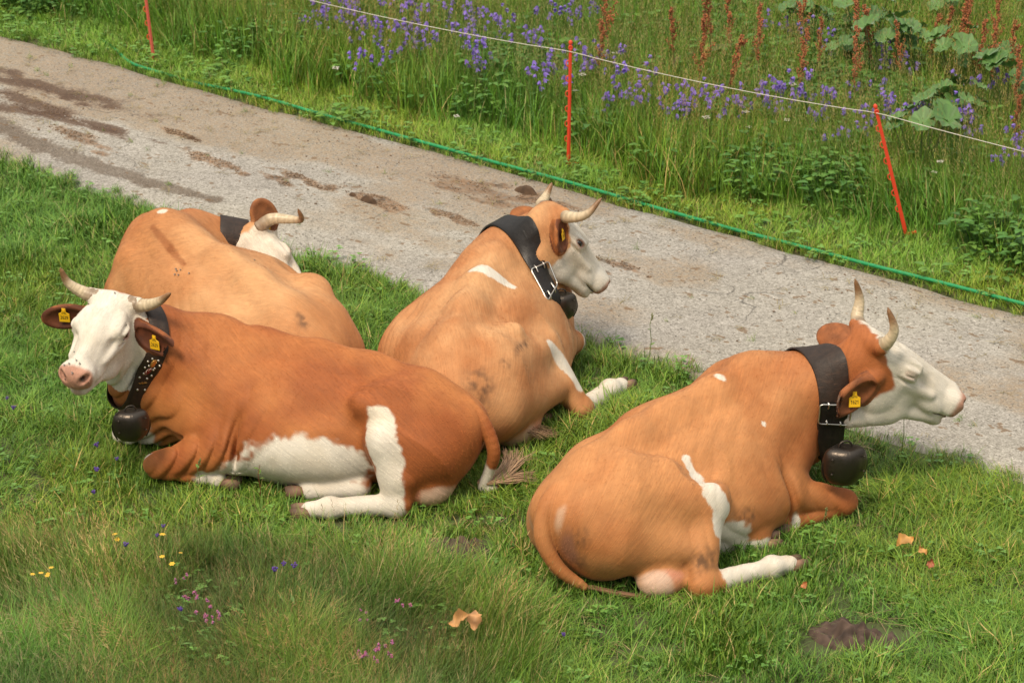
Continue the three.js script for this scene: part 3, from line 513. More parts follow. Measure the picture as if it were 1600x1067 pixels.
  if (P.tailHair) {                                              // a loose brush of strands lying in the grass
    const r = rng(P.tailHair.seed ?? 5), parts = [];
    for (const lock of P.tailHair.locks) for (let i = 0; i < (lock.n ?? 40); i++) {
      const sp = lock.spread ?? 0.05, off = () => (r() - 0.5) * 2;
      const o = [off() * 0.4, Math.abs(off()) * 0.4, off() * 0.4], e = [off(), Math.abs(off()) * 0.5, off()];
      const pts = lock.pts.map((p, k) => { const f = k / (lock.pts.length - 1); const wv = 0.012 * f * Math.sin(i * 1.7 + k * 2.1); return MV([p[0] + sp * lerp(o[0], e[0], f) + wv, Math.max(0.012, p[1] + sp * lerp(o[1], e[1], f) + wv), p[2] + sp * lerp(o[2], e[2], f) - wv]); });
      const tone = 0.6 + 0.7 * r(), cc = P.tailHair.color.map(v => v * tone);
      parts.push(sweep(pts, t => 0.0034 * (1 - 0.75 * t), 8, 4, () => cc, false));
    }
    mesh('tail_switch', mergeGeometries(parts), tailMat, root);
  }
}
// ---------------------------------------------------------------- collars and bells (worn, not part of the animal)
const leatherTex = dataTex(256, 256, (i, j) => { const n = 150 + 60 * fbm2(i / 14, j / 14, 4) + 26 * noise2(i / 2.2, j / 2.2); return [n, n, n]; }, false);
const scuff = dataTex(512, 256, (i, j) => { const a = fbm2(i / 40, j / 26, 4), b = noise2(i / 3, j / 3), w = sstep(0.15, 0.45, fbm2(i / 18 + 7, j / 60, 4)); const k = 150 + 60 * a + 22 * b + 70 * w; return [k, k * 0.95, k * 0.9]; });
const leather = new THREE.MeshStandardMaterial({ color: 0x4a372a, map: scuff, roughness: 0.58, bumpMap: leatherTex, bumpScale: 0.003, side: THREE.DoubleSide });
const blackLeather = new THREE.MeshStandardMaterial({ color: 0x24201d, map: scuff, roughness: 0.46, bumpMap: leatherTex, bumpScale: 0.003, side: THREE.DoubleSide });
const steel = std([0.62, 0.6, 0.56], 0.32, { metalness: 1 });
const brass = std([0.62, 0.36, 0.12], 0.4, { metalness: 0.85 });
function makeCollar(C, o) {
  const { neckF: F, cAx, cAt, sg, root } = C, up = norm3(add3([0, 1, 0], cAx, -cAx[1])), rt = cross3(cAx, up);
  const K = 96, Wn = 8, hw = o.half ?? 0.06, lift = o.lift ?? 0.007;
  const rad = (ang, w) => { const d = add3(up.map(v => v * Math.cos(ang)), rt, Math.sin(ang)); const c = add3(cAt, cAx, w); let t = 0.03; while (t < (o.reach ?? 0.34) && F.at(...add3(c, d, t)) < 0) t += 0.004; return t; };
  const rr = []; for (let k = 0; k < K; k++) { const a = []; for (let w = 0; w <= Wn; w++) a.push(rad(k / K * Math.PI * 2, (w / Wn * 2 - 1) * hw)); rr.push(a); }
  const R = []; for (let k = 0; k < K; k++) { const b = []; for (let w = 0; w <= Wn; w++) { let m = 0, s = 0, n = 0; for (let q = -4; q <= 4; q++) { const v = rr[(k + q + K) % K][w]; s += v; n++; m = Math.max(m, v); } const mid = rr[k][w], avg = s / n; b.push(Math.max(avg, mid)); } R.push(b); }
  // a strap is straight across its width: bulge only as far as the neck does
  for (let k = 0; k < K; k++) { const a = R[k][0], b = R[k][Wn]; let ex = 0; for (let w = 0; w <= Wn; w++) ex = Math.max(ex, R[k][w] - lerp(a, b, w / Wn)); for (let w = 0; w <= Wn; w++) R[k][w] = lerp(a, b, w / Wn) + ex; }
  const droop = (ang) => (o.droop ?? 0.03) * Math.max(0, -Math.cos(ang)) ** 3;
  const P3 = (ang, wf, extra) => {                               // angle from the crest, wf in -1..1 across the strap
    const kf = ((ang / (2 * Math.PI)) % 1 + 1) % 1 * K, k0 = Math.floor(kf) % K, k1 = (k0 + 1) % K, f = kf - Math.floor(kf), wi = clamp((wf + 1) / 2 * Wn, 0, Wn), w0 = Math.min(Wn - 1, Math.floor(wi)), wt = wi - w0;
    const r = lerp(lerp(R[k0][w0], R[k0][w0 + 1], wt), lerp(R[k1][w0], R[k1][w0 + 1], wt), f) + lift + droop(ang) + extra;
    const d = add3(up.map(v => v * Math.cos(ang)), rt, Math.sin(ang)); return add3(add3(cAt, cAx, wf * hw), d, r);
  };
  const wp = root.position, ctr = V(...C.M(cAt));
  const worldC = ctr.clone().applyAxisAngle(V(0, 1, 0), C.yaw).add(wp);
  const t = thing('cow_collar', o.label, 'collar', worldC.toArray(), C.yaw, 'leather collars of the cows');
  const Q = p => { const m = C.M(p); return V(m[0] - ctr.x, m[1] - ctr.y, m[2] - ctr.z); };
  const band = (a0, a1, n, e0, thick, wAt) => {
    const pos = [], uv = [], idx = []; const prof = [[-1, 0], [-0.96, 1], [-0.5, 1], [0, 1], [0.5, 1], [0.96, 1], [1, 0]], S = prof.length;
    for (let i = 0; i <= n; i++) { const a = lerp(a0, a1, i / n), wm = wAt ? wAt(i / n) : 1; for (const [w, h] of prof) { const q = Q(P3(a, w * wm, (typeof e0 === 'function' ? e0(i / n) : e0) + (h ? thick : 0))); pos.push(q.x, q.y, q.z); uv.push(a * 0.7, w * 0.3); } }
    for (let i = 0; i < n; i++) for (let j = 0; j < S - 1; j++) { const a = i * S + j, b = a + S; idx.push(a, b, a + 1, b, b + 1, a + 1); }
    const g = new THREE.BufferGeometry(); g.setAttribute('position', new THREE.Float32BufferAttribute(pos, 3)); g.setAttribute('uv', new THREE.Float32BufferAttribute(uv, 2)); g.setIndex(idx); g.computeVertexNormals(); return g;
  };
  mesh('strap', band(0, Math.PI * 2, 120, -0.004, 0.010), o.mat ?? leather, t);
  if (o.tongue) mesh('strap_end', band(o.tongue[0], o.tongue[1], 20, f => 0.008 + (o.flare ?? 0.02) * 3.3 * Math.max(0, f - (o.flareAt ?? 0.45)) ** 2, 0.008, f => f < 0.75 ? 0.98 : 0.98 - 0.55 * ((f - 0.75) / 0.25) ** 1.4), blackLeather, t);
  if (o.buckle) {
    const [b0, b1] = o.buckle, w = 1.12, e = 0.026, cs = [[b0, -w], [b0, w], [b1, w], [b1, -w]].map(([a, v]) => Q(P3(a, v, e))), pts = [];
    for (let i = 0; i < 4; i++) { const a = cs[i], b = cs[(i + 1) % 4]; for (let q = 0; q < 4; q++) pts.push(a.clone().lerp(b, 0.06 + q * 0.293)); }
    const cv = new THREE.CatmullRomCurve3(pts, true, 'centripetal');
    const bk = mesh('buckle', new THREE.TubeGeometry(cv, 64, 0.0042, 8, true), steel, t);
    for (const v of [-0.5, 0.5]) mesh('prong', sweep([Q(P3(b0 - 0.03 * Math.sign(b1 - b0), v, 0.016)), Q(P3(b0, v, 0.029)), Q(P3(lerp(b0, b1, 0.25), v, 0.02))], () => 0.0045, 8, 6), steel, bk);
    for (const v of [-0.5, 0.5]) mesh('prong', sweep([Q(P3(b1 - 0.05 * Math.sign(b1 - b0), v, 0.018)), Q(P3(b1, v, 0.029)), Q(P3(b1 + 0.06 * Math.sign(b1 - b0), v, 0.014))], () => 0.0045, 8, 6), steel, bk);
  }
  for (const st of o.studs ?? []) { const m = mesh('stud', new THREE.SphereGeometry(0.0072, 10, 8), steel, t); m.position.copy(Q(P3(st[0], st[1], 0.006))); }
  for (const md of o.medals ?? []) {
    const c = Q(P3(md.a, 0, 0.0065)), n = Q(P3(md.a, 0, 0.05)).sub(c).normalize(), tx = Q(P3(md.a + 0.05, 0, 0.0065)).sub(c).normalize();
    const m = mesh('medallion', md.geo, md.mat, t); m.position.copy(c); const z = tx.clone().cross(n).normalize(); m.quaternion.setFromRotationMatrix(new THREE.Matrix4().makeBasis(n.clone().cross(z).negate(), n, z.negate())); if (md.label) m.userData.label = md.label;
  }
  return t;
}
const bellTex = dataTex(256, 256, (i, j) => { const n = 150 + 70 * fbm2(i / 30, j / 30, 4) + 20 * noise2(i / 3, j / 3); return [n, n, n]; }, false);
const bellMat = new THREE.MeshStandardMaterial({ color: 0x4d4741, metalness: 0.9, roughness: 0.36, bumpMap: bellTex, bumpScale: 0.004, side: THREE.DoubleSide });
const bellInside = std([0.05, 0.045, 0.04], 0.8, { metalness: 0.5, side: THREE.DoubleSide });
function makeBell(label, pos, turn, size, tilt = 0) {
  const t = thing('cow_bell', label, 'cow bell', pos, turn, 'iron bells hanging from the collars'); t.rotation.z = tilt;
  // forged sheet-iron bell, domed on top, bellied and drawn in towards an oval mouth
  const pr = [[0.001, 0.092], [0.04, 0.092], [0.072, 0.086], [0.092, 0.070], [0.102, 0.044], [0.106, 0.01], [0.104, -0.025], [0.096, -0.058], [0.082, -0.082], [0.070, -0.094], [0.066, -0.1], [0.062, -0.094], [0.076, -0.075], [0.09, -0.05], [0.098, -0.02], [0.096, 0.02], [0.085, 0.055], [0.05, 0.08], [0.001, 0.084]];
  const g = new THREE.LatheGeometry(new THREE.SplineCurve(pr.map(p => new THREE.Vector2(...p))).getPoints(60), 56), a = g.attributes.position;
  for (let i = 0; i < a.count; i++) { const x = a.getX(i), y = a.getY(i), z = a.getZ(i), th = Math.atan2(z, x), sq = 1 + 0.06 * Math.cos(4 * th), b = 1 + 0.012 * noise3(x * 40, y * 40, z * 40); a.setXYZ(i, x * sq * b * 1.04, y, z * sq * b * 0.74); }
  g.computeVertexNormals(); mesh('shell', g, bellMat, t);
  for (const s of [-1, 1]) mesh('seam', sweep([V(0.06 * s, 0.088, 0), V(0.098 * s, 0.055, 0), V(0.118 * s, 0, 0), V(0.112 * s, -0.05, 0), V(0.09 * s, -0.095, 0)], () => 0.005, 16, 6), bellMat, t);
  for (const s of [-1, 1]) for (const y of [0.05, -0.03]) mesh('rivet', new THREE.SphereGeometry(0.006, 8, 6).translate(0.085 * s, y, 0.05), bellMat, t);
  mesh('hanger', new THREE.TorusGeometry(0.035, 0.006, 8, 20, Math.PI).translate(0, 0.088, 0), bellMat, t);
  mesh('clapper', mergeGeometries([new THREE.CylinderGeometry(0.004, 0.004, 0.14, 8).translate(0, 0, 0), new THREE.SphereGeometry(0.02, 12, 10).translate(0, -0.075, 0)]), bellInside, t);
  t.scale.setScalar(size); return t;
}
// ---------------------------------------------------------------- the four cows
const WHITE = [0.88, 0.82, 0.71], CREAM = [0.78, 0.66, 0.48];
const blob = (x, y, z, c, r, soft = 0.10) => { const d = Math.hypot((x - c[0]) / r[0], (y - c[1]) / r[1], (z - c[2]) / r[2]) + 0.16 * noise3(x * 16, y * 16, z * 16) + 0.10 * noise3(x * 45, y * 45, z * 45); return sstep(1 + soft, 1 - soft, d); };
const streak = (x, y, z, a, b, ra, rb, soft = 0.1) => { const d = [b[0] - a[0], b[1] - a[1], b[2] - a[2]], t = clamp(((x - a[0]) * d[0] + (y - a[1]) * d[1] + (z - a[2]) * d[2]) / dot3(d, d)), e = Math.hypot(x - a[0] - d[0] * t, y - a[1] - d[1] * t, z - a[2] - d[2] * t) / lerp(ra, rb, t) + 0.16 * noise3(x * 18, y * 18, z * 18) + 0.13 * noise3(x * 55, y * 38, z * 55); return sstep(1 + soft, 1 - soft, e); };
// white face: everything in front of a line across the head; `line` says where it runs for a given height and side
const faceMask = (q, line) => q[0] > -0.2 && q[1] > -0.44 && Math.abs(q[2]) < 0.2 ? sstep(-0.012, 0.012, q[0] - line(q) + 0.012 * noise3(q[0] * 40, q[1] * 40, q[2] * 40)) : 0;
function coatOf(o) {
  return (x, y, z, q, n) => {
    const m = fbm3(x * 3.1 + o.seed, y * 3.1, z * 3.1, 4), f = 0.6 * noise3(x * 20, y * 60, z * 60) + 0.6 * noise3(x * 9 + 5, y * 24, z * 24);
    let c = mix3(o.light, o.dark, clamp(0.5 + 1.7 * m + (o.bias ? o.bias(x, y, z) : 0)));
    if (o.neckTone) c = mix3(c, o.neckTone, 0.8 * sstep(0.34, 0.75, x + 0.25 * Math.max(0, z) + 0.15 * m));
    c = c.map(v => v * (1 + 0.10 * f));
    for (const b of o.stripe ?? []) c = mix3(c, o.neckTone.map(v => v * 0.62), 0.7 * streak(x, y, z, b[0], b[1], b[2], b[3], 0.45));
    for (const d of o.dirt ?? []) c = mix3(c, [0.09, 0.05, 0.028], 0.75 * blob(x, y, z, d[0], d[1], 0.7) * clamp(0.45 + 0.7 * noise3(x * 75, y * 40, z * 75) + 0.5 * noise3(x * 26, y * 22, z * 26)));
    for (const p of o.bare ?? []) c = mix3(c, p[2], 0.85 * blob(x, y, z, p[0], p[1], 0.35));
    let w = 0;
    for (const b of o.blobs ?? []) w = Math.max(w, blob(x, y, z, b[0], b[1]));
    for (const b of o.streaks ?? []) w = Math.max(w, streak(x, y, z, b[0], b[1], b[2], b[3]));
    if (o.face) w = Math.max(w, faceMask(q, o.face));
    const wn = 1 + 0.06 * noise3(x * 25, y * 25, z * 25); 
    return mix3(c, mix3(WHITE, CREAM, clamp(0.14 + 0.7 * fbm3(x * 6 + 3, y * 6, z * 6, 3))).map(v => v * wn), w);
  };
}
const cows = {};
cows.front = buildCow({
  label: 'reddish brown cow facing the camera, with white face, white belly and studded collar', at: [-1.15, -13.35], yaw: 158, side: -1,
  poll: [-2.066, 0.935, -13.38], nose: [-0.24, -0.24, 0.94], brow: [0.03, 0.93, 0.30], headScale: 1.06, brisket: [0.74, 0.27, 0.13], torso: { high: 0.9 }, sag: 0.10, crest: -0.03,
  leg: { stifle: [-0.69, 0.385, 0.32], stifleR: 0.11, thighK: 0.085, shinR: 0.098, hock: [-0.77, 0.075, 0.40], fetlock: [-0.46, 0.06, 0.53], toe: [-0.36, 0.045, 0.57], udder: [-0.86, 0.12, 0.22], udderR: [0.14, 0.11, 0.13], under: [[-0.52, 0.08, 0.30], [-0.28, 0.055, 0.38]], armR: 0.135, elbow: [0.17, 0.21, 0.36], knee: [0.55, 0.10, 0.49], foreFetlock: [0.24, 0.05, 0.43], knee2: [0.92, 0.10, 0.18] },
  collar: { t: 0.42, axis: [-0.72, 0.30, 0.62], off: [0.0, -0.03, 0.0] }, ear: { dir: [0.10, -0.30, 1], face: [1, 0.1, -0.1], len: 0.25 }, earL: { dir: [0.30, -0.22, 1], face: [1, 0.1, -0.1], len: 0.30, root: [0.05, -0.12] },
  horn: [[0.0, -0.025, 0.08], [0.0, -0.01, 0.16], [0.01, 0.04, 0.23], [0.02, 0.13, 0.26]], hornL: [[0.0, -0.025, 0.08], [0.0, -0.02, 0.16], [0.01, 0.03, 0.24], [0.03, 0.11, 0.31]],
  tail: [[-0.98, 0.50, 0, 0.046], [-1.09, 0.42, 0.02, 0.036], [-1.15, 0.28, 0.03, 0.029], [-1.12, 0.15, 0.02, 0.026], [-1.09, 0.06, 0.03, 0.024], [-1.16, 0.07, 0.0, 0.018]],
  tailHair: { color: [0.34, 0.22, 0.13], locks: [{ pts: [[-1.08, 0.08, 0.03], [-1.15, 0.09, 0.01], [-1.22, 0.095, -0.05], [-1.30, 0.09, -0.12]], spread: 0.045, n: 80 }, { pts: [[-1.13, 0.09, 0.0], [-1.16, 0.13, -0.12], [-1.13, 0.12, -0.22], [-1.10, 0.10, -0.30]], spread: 0.05, n: 90 }, { pts: [[-1.17, 0.09, -0.02], [-1.21, 0.13, -0.15], [-1.20, 0.11, -0.28]], spread: 0.06, n: 40 }] },
  folds: 0.036, hollows: [{ c: [0.12, 0.36, 0.46], r: [0.02, 0.2, 0.06], k: 0.05 }], tones: { ear: [0.36, 0.11, 0.03], earIn: [0.17, 0.045, 0.014] },
  tags: [{ ear: 1, text: '2629', small: 'CH 120' }, { ear: -1, text: '2629', small: 'CH 120' }],
  coat: coatOf({ seed: 1, light: [0.58, 0.21, 0.055], dark: [0.41, 0.115, 0.024],
    face: q => q[1] < -0.27 ? -0.02 : q[1] < -0.09 ? 0.02 : -0.03,
    streaks: [[[-0.665, 0.50, 0.36], [-0.74, 0.30, 0.46], 0.085, 0.09], [[-0.74, 0.30, 0.46], [-0.72, 0.08, 0.46], 0.085, 0.11], [[-0.70, 0.06, 0.46], [-0.3, 0.05, 0.60], 0.1, 0.1], [[0.62, 0.05, 0.5], [0.60, 0.16, 0.50], 0.028, 0.02]],
    bare: [[[-1.04, 0.36, 0.07], [0.04, 0.1, 0.035], [0.52, 0.24, 0.15]]], dirt: [[[-1.12, 0.16, 0.02], [0.05, 0.07, 0.05]], [[-1.1, 0.08, 0.02], [0.05, 0.04, 0.05]]], blobs: [[[-1.115, 0.11, 0.02], [0.05, 0.11, 0.06]], [[-0.30, 0.20, 0.44], [0.34, 0.18, 0.22]], [[-0.1, 0.07, 0.42], [0.36, 0.14, 0.2]], [[0.25, 0.04, 0.45], [0.12, 0.08, 0.09]], [[0.84, 0.14, 0.16], [0.17, 0.14, 0.18]], [[-0.40, 0.05, 0.34], [0.2, 0.12, 0.12]]] }),
});
cows.curled = buildCow({
  label: 'pale tan cow curled with its head turned back onto its flank behind the others', at: [-1.70, -14.57], yaw: 129, side: 1,
  poll: [-1.535, 0.61, -15.10], nose: [0.62, -0.62, 0.48], brow: [-0.1, 0.4, 0.85], headScale: 1.0, neck: [0.12, 0.0, -0.03], torso: { high: 1.0, wide: 0.95 }, bumps: [{ c: [-0.2, 0.36, 0.16], r: [0.5, 0.33, 0.36], k: 0.12 }, { c: [0.38, 0.66, 0.0], r: [0.24, 0.15, 0.15], k: 0.1 }, { c: [-0.60, 0.60, 0.30], r: [0.10, 0.08, 0.08], k: 0.09 }],
  leg: { stifle: [-0.40, 0.36, 0.36], hock: [-0.61, 0.075, 0.50], fetlock: [-0.22, 0.06, 0.56], toe: [-0.10, 0.045, 0.60], elbow: [0.22, 0.20, 0.33], knee: [0.55, 0.10, 0.30], foreFetlock: [0.25, 0.05, 0.3] },
  collar: { t: 0.6, axis: [0.85, -0.15, -0.1] }, ear: { dir: [-0.5, 0.1, 0.85], face: [0.6, 0.3, 0.4] }, earL: { world: true, dir: [-0.35, 0.9, -0.2], face: [0.3, 0.2, 0.93], len: 0.21, wide: 0.085 },
  horn: [[0.0, -0.025, 0.08], [0.01, -0.01, 0.17], [0.09, 0.0, 0.26], [0.14, 0.03, 0.31], [0.10, 0.10, 0.34]],
  tones: { ear: [0.45, 0.17, 0.05], earIn: [0.36, 0.13, 0.04] }, tail: [[-0.98, 0.50, 0, 0.05], [-1.08, 0.40, 0.0, 0.038], [-1.12, 0.2, 0.0, 0.03], [-1.1, 0.05, 0.03, 0.022]],
  tags: [{ ear: -1, text: '1204', small: 'CH 120', along: -0.3, size: 0.6 }],
  coat: coatOf({ seed: 22, light: [0.75, 0.405, 0.18], dark: [0.60, 0.265, 0.095], neckTone: [0.54, 0.165, 0.036], face: q => q[1] > -0.06 ? -0.02 : 0.05,
    stripe: [[[0.38, 0.78, -0.12], [0.17, 0.727, -0.147], 0.018, 0.026], [[0.17, 0.727, -0.147], [-0.02, 0.695, -0.177], 0.026, 0.014]], dirt: [[[-0.95, 0.62, -0.03], [0.05, 0.05, 0.03]]],
    blobs: [[[0.44, 0.82, -0.02], [0.032, 0.06, 0.032]]] }),
});
cows.middle = buildCow({
  label: 'light brown cow seen from behind, looking across the lane, with white shoulder patch', at: [-0.13, -14.30], yaw: 76, side: 1,
  poll: [0.25, 0.95, -14.66], nose: [0.56, -0.76, -0.18], brow: [0.5, 0.5, -0.35], headScale: 1.0, brisket: [0.60, 0.24, -0.07], torso: { high: 0.98 }, crest: -0.15, sag: -0.02,
  leg: { stifle: [-0.24, 0.38, 0.34], hock: [-0.306, 0.075, 0.60], fetlock: [0.03, 0.06, 0.69], toe: [0.12, 0.045, 0.73], udder: [-0.66, 0.12, 0.30], under: [[-0.6, 0.08, 0.25], [-0.45, 0.06, 0.36]], elbow: [0.22, 0.20, 0.33], knee: [0.52, 0.11, 0.36], foreFetlock: [0.25, 0.05, 0.34] }, bumps: [{ c: [-0.2, 0.28, -0.2], r: [0.45, 0.27, 0.36], k: 0.12 }, { c: [0.28, 0.58, -0.1], r: [0.3, 0.17, 0.13], k: 0.12 }],
  collar: { t: 0.15, axis: [0.78, 0.12, -0.45], off: [-0.09, -0.05, 0.04], onTrunk: true }, shoulder: 0.72, ear: { world: true, dir: [0.05, -0.95, 0.3], face: [0.93, 0.1, 0.28], len: 0.2, root: [-0.01, -0.06], wide: 0.07 }, earL: { dir: [-0.3, -0.1, 0.9], face: [0.5, -0.1, 0.5] },
  horn: [[0.0, -0.025, 0.08], [0.0, -0.03, 0.17], [0.02, 0.03, 0.27], [0.0, 0.15, 0.31]], hornL: [[0.0, -0.025, 0.08], [-0.01, -0.02, 0.14], [-0.01, 0.04, 0.17], [-0.04, 0.12, 0.17]],
  tones: { ear: [0.55, 0.19, 0.05], earIn: [0.26, 0.08, 0.028] }, tail: [[-0.98, 0.50, 0, 0.05], [-1.07, 0.40, 0.02, 0.038], [-1.06, 0.2, 0.04, 0.03], [-0.95, 0.06, 0.1, 0.024], [-0.8, 0.05, 0.15, 0.02]],
  tailHair: { seed: 9, color: [0.30, 0.19, 0.11], locks: [{ pts: [[-0.80, 0.08, 0.15], [-0.75, 0.12, 0.24], [-0.73, 0.13, 0.36], [-0.72, 0.09, 0.46]], spread: 0.06, n: 90 }, { pts: [[-0.74, 0.10, 0.40], [-0.70, 0.09, 0.48], [-0.66, 0.08, 0.55]], spread: 0.03, n: 24 }] },
  tags: [{ ear: 1, text: '1188', small: 'CH 120', size: 0.8, out: 0.02 }],
  coat: coatOf({ seed: 31, light: [0.74, 0.395, 0.175], dark: [0.56, 0.225, 0.075], neckTone: [0.56, 0.185, 0.045], face: q => q[1] > -0.02 ? 0.0 : q[1] > -0.12 ? lerp(0.04, 0.17, (-0.02 - q[1]) / 0.10) : 0.17,
    streaks: [[[-0.13, 0.79, -0.04], [-0.16, 0.77, 0.05], 0.05, 0.05], [[-0.16, 0.77, 0.05], [-0.125, 0.69, 0.17], 0.05, 0.022], [[-0.34, 0.45, 0.43], [-0.29, 0.33, 0.50], 0.035, 0.045], [[-0.29, 0.33, 0.50], [-0.29, 0.20, 0.57], 0.045, 0.04], [[-0.20, 0.08, 0.64], [0.15, 0.05, 0.73], 0.085, 0.09]],
    dirt: [[[-1.01, 0.47, 0.21], [0.07, 0.12, 0.07]], [[-0.86, 0.55, 0.31], [0.03, 0.03, 0.03]], [[-0.70, 0.57, 0.345], [0.07, 0.03, 0.03]], [[-0.6, 0.56, 0.36], [0.04, 0.02, 0.02]]],
    blobs: [[[0.56, 0.08, 0.38], [0.06, 0.09, 0.07]], [[-0.5, 0.05, 0.36], [0.16, 0.1, 0.12]]] }),
});
cows.near = buildCow({
  label: 'brown cow at the right in profile with closed eyes and white face beside the lane', at: [0.91, -12.68], yaw: 46, side: 1,
  poll: [1.82, 0.915, -12.95], nose: [0.80, -0.54, -0.25], brow: [0.515, 0.838, -0.162], brisket: [0.73, 0.30, 0.08], headScale: 1.2, lids: 0.0035, asleep: true, pink: 0.016, torso: { high: 0.9 }, crest: -0.16, sag: 0.13, neck: [0, -0.04, 0], bumps: [{ c: [0.06, 0.19, 0.22], r: [0.36, 0.2, 0.29], k: 0.12 }],
  leg: { stifle: [-0.40, 0.38, 0.40], stifleR: 0.14, hock: [-0.61, 0.075, 0.60], fetlock: [-0.22, 0.06, 0.70], toe: [-0.12, 0.045, 0.725], udder: [-0.72, 0.095, 0.43], udderR: [0.14, 0.09, 0.115], under: [[-0.3, 0.08, 0.3], [-0.05, 0.055, 0.46]], elbow: [0.22, 0.20, 0.36], knee: [0.54, 0.09, 0.55], foreFetlock: [0.25, 0.05, 0.46] },
  collar: { t: 0.22, axis: [0.93, 0.0, -0.37], off: [-0.04, 0, 0] }, ear: { world: true, dir: [-0.75, -0.58, 0.25], face: [0.35, -0.25, 0.9], len: 0.235, root: [0.06, -0.15] }, earL: { dir: [-0.3, -0.2, 0.9], face: [0.6, -0.3, 0.6] },
  horn: [[0.0, -0.025, 0.08], [-0.01, 0.0, 0.145], [-0.03, 0.07, 0.175], [-0.11, 0.14, 0.165]],
  folds: 0.010, jowl: 0.09, hollows: [{ c: [0.19, 0.30, 0.49], r: [0.02, 0.2, 0.06], k: 0.05 }], tones: { ear: [0.45, 0.15, 0.045], earIn: [0.36, 0.115, 0.036] }, tail: [[-0.98, 0.50, 0, 0.05], [-1.07, 0.44, 0.0, 0.042], [-1.12, 0.32, 0.02, 0.038], [-1.09, 0.17, 0.09, 0.033], [-1.0, 0.06, 0.18, 0.026]],
  tailHair: { seed: 19, color: [0.20, 0.11, 0.06], locks: [{ pts: [[-0.98, 0.05, 0.2], [-0.86, 0.03, 0.40], [-0.68, 0.03, 0.58], [-0.5, 0.03, 0.69], [-0.36, 0.025, 0.76]], spread: 0.03, n: 50 }] },
  tags: [{ ear: 1, text: '1621', small: 'CH 120', turn: 0.8, along: 0.05 }],
  coat: coatOf({ seed: 47, light: [0.67, 0.295, 0.105], dark: [0.51, 0.175, 0.046], neckTone: [0.45, 0.12, 0.024], face: q => q[1] > -0.02 ? -0.03 : q[1] > -0.14 ? lerp(0.0, 0.165, (-0.02 - q[1]) / 0.12) : lerp(0.165, 0.04, clamp((-0.16 - q[1]) / 0.15)),
    streaks: [[[-0.358, 0.545, 0.258], [-0.37, 0.478, 0.338], 0.022, 0.036], [[-0.37, 0.49, 0.34], [-0.42, 0.515, 0.42], 0.04, 0.04], [[-0.43, 0.505, 0.43], [-0.455, 0.475, 0.49], 0.036, 0.036], [[-0.455, 0.475, 0.49], [-0.435, 0.408, 0.536], 0.036, 0.036], [[-0.435, 0.408, 0.536], [-0.46, 0.30, 0.56], 0.034, 0.036], [[-0.42, 0.48, 0.47], [-0.39, 0.33, 0.55], 0.045, 0.045], [[-0.40, 0.33, 0.54], [-0.44, 0.20, 0.56], 0.045, 0.045], [[-0.42, 0.26, 0.53], [-0.46, 0.10, 0.57], 0.04, 0.05], [[-0.46, 0.08, 0.64], [-0.1, 0.05, 0.73], 0.08, 0.09]],
    bare: [[[-1.05, 0.30, 0.14], [0.06, 0.11, 0.05], [0.40, 0.17, 0.10]], [[-1.07, 0.41, 0.10], [0.04, 0.07, 0.03], [0.72, 0.46, 0.30]]], dirt: [[[-1.04, 0.24, 0.17], [0.06, 0.07, 0.05]], [[-1.06, 0.356, 0.2], [0.05, 0.05, 0.05]], [[-0.163, 0.253, 0.5], [0.06, 0.035, 0.06]], [[-0.60, 0.2, 0.59], [0.10, 0.06, 0.08]]],
    blobs: [[[0.165, 0.76, 0.03], [0.022, 0.04, 0.04]], [[0.203, 0.56, 0.285], [0.012, 0.035, 0.012]], [[-0.27, 0.12, 0.45], [0.14, 0.14, 0.14]], [[-0.08, 0.04, 0.5], [0.10, 0.06, 0.1]], [[0.215, 0.09, 0.506], [0.035, 0.05, 0.03]]] }),
});
// ---------------------------------------------------------------- what the cows wear
const rosette = (() => { const p = [new THREE.CylinderGeometry(0.013, 0.014, 0.004, 16)]; for (let i = 0; i < 8; i++) p.push(new THREE.SphereGeometry(0.006, 8, 6).scale(1.3, 0.5, 0.7).translate(0.015, 0, 0).rotateY(i * Math.PI / 4)); return mergeGeometries(p.map(g => g.toNonIndexed())); })();
const ovalMedal = new THREE.SphereGeometry(0.021, 18, 10).scale(1.25, 0.28, 0.95);
const edelweiss = (() => { const p = [new THREE.SphereGeometry(0.006, 10, 8).scale(1, 0.6, 1)]; for (let i = 0; i < 8; i++) p.push(new THREE.SphereGeometry(0.01, 8, 6).scale(1.25, 0.25, 0.45).translate(0.014, 0, 0).rotateY(i * Math.PI / 4)); return mergeGeometries(p); })();
const redPlate = (() => { const c = document.createElement('canvas'); c.width = 96; c.height = 64; const x = c.getContext('2d'); x.fillStyle = '#7d1d1c'; x.fillRect(0, 0, 96, 64); x.fillStyle = '#d8cdbd'; for (let i = 0; i < 5; i++) { x.save(); x.translate(14 + i * 17, 32); x.rotate(0.6); x.fillRect(-3, -24 + (i % 2) * 4, 6, 46); x.restore(); } const t = new THREE.CanvasTexture(c); t.colorSpace = THREE.SRGBColorSpace; return new THREE.MeshStandardMaterial({ map: t, roughness: 0.5 }); })();
const studs = [];
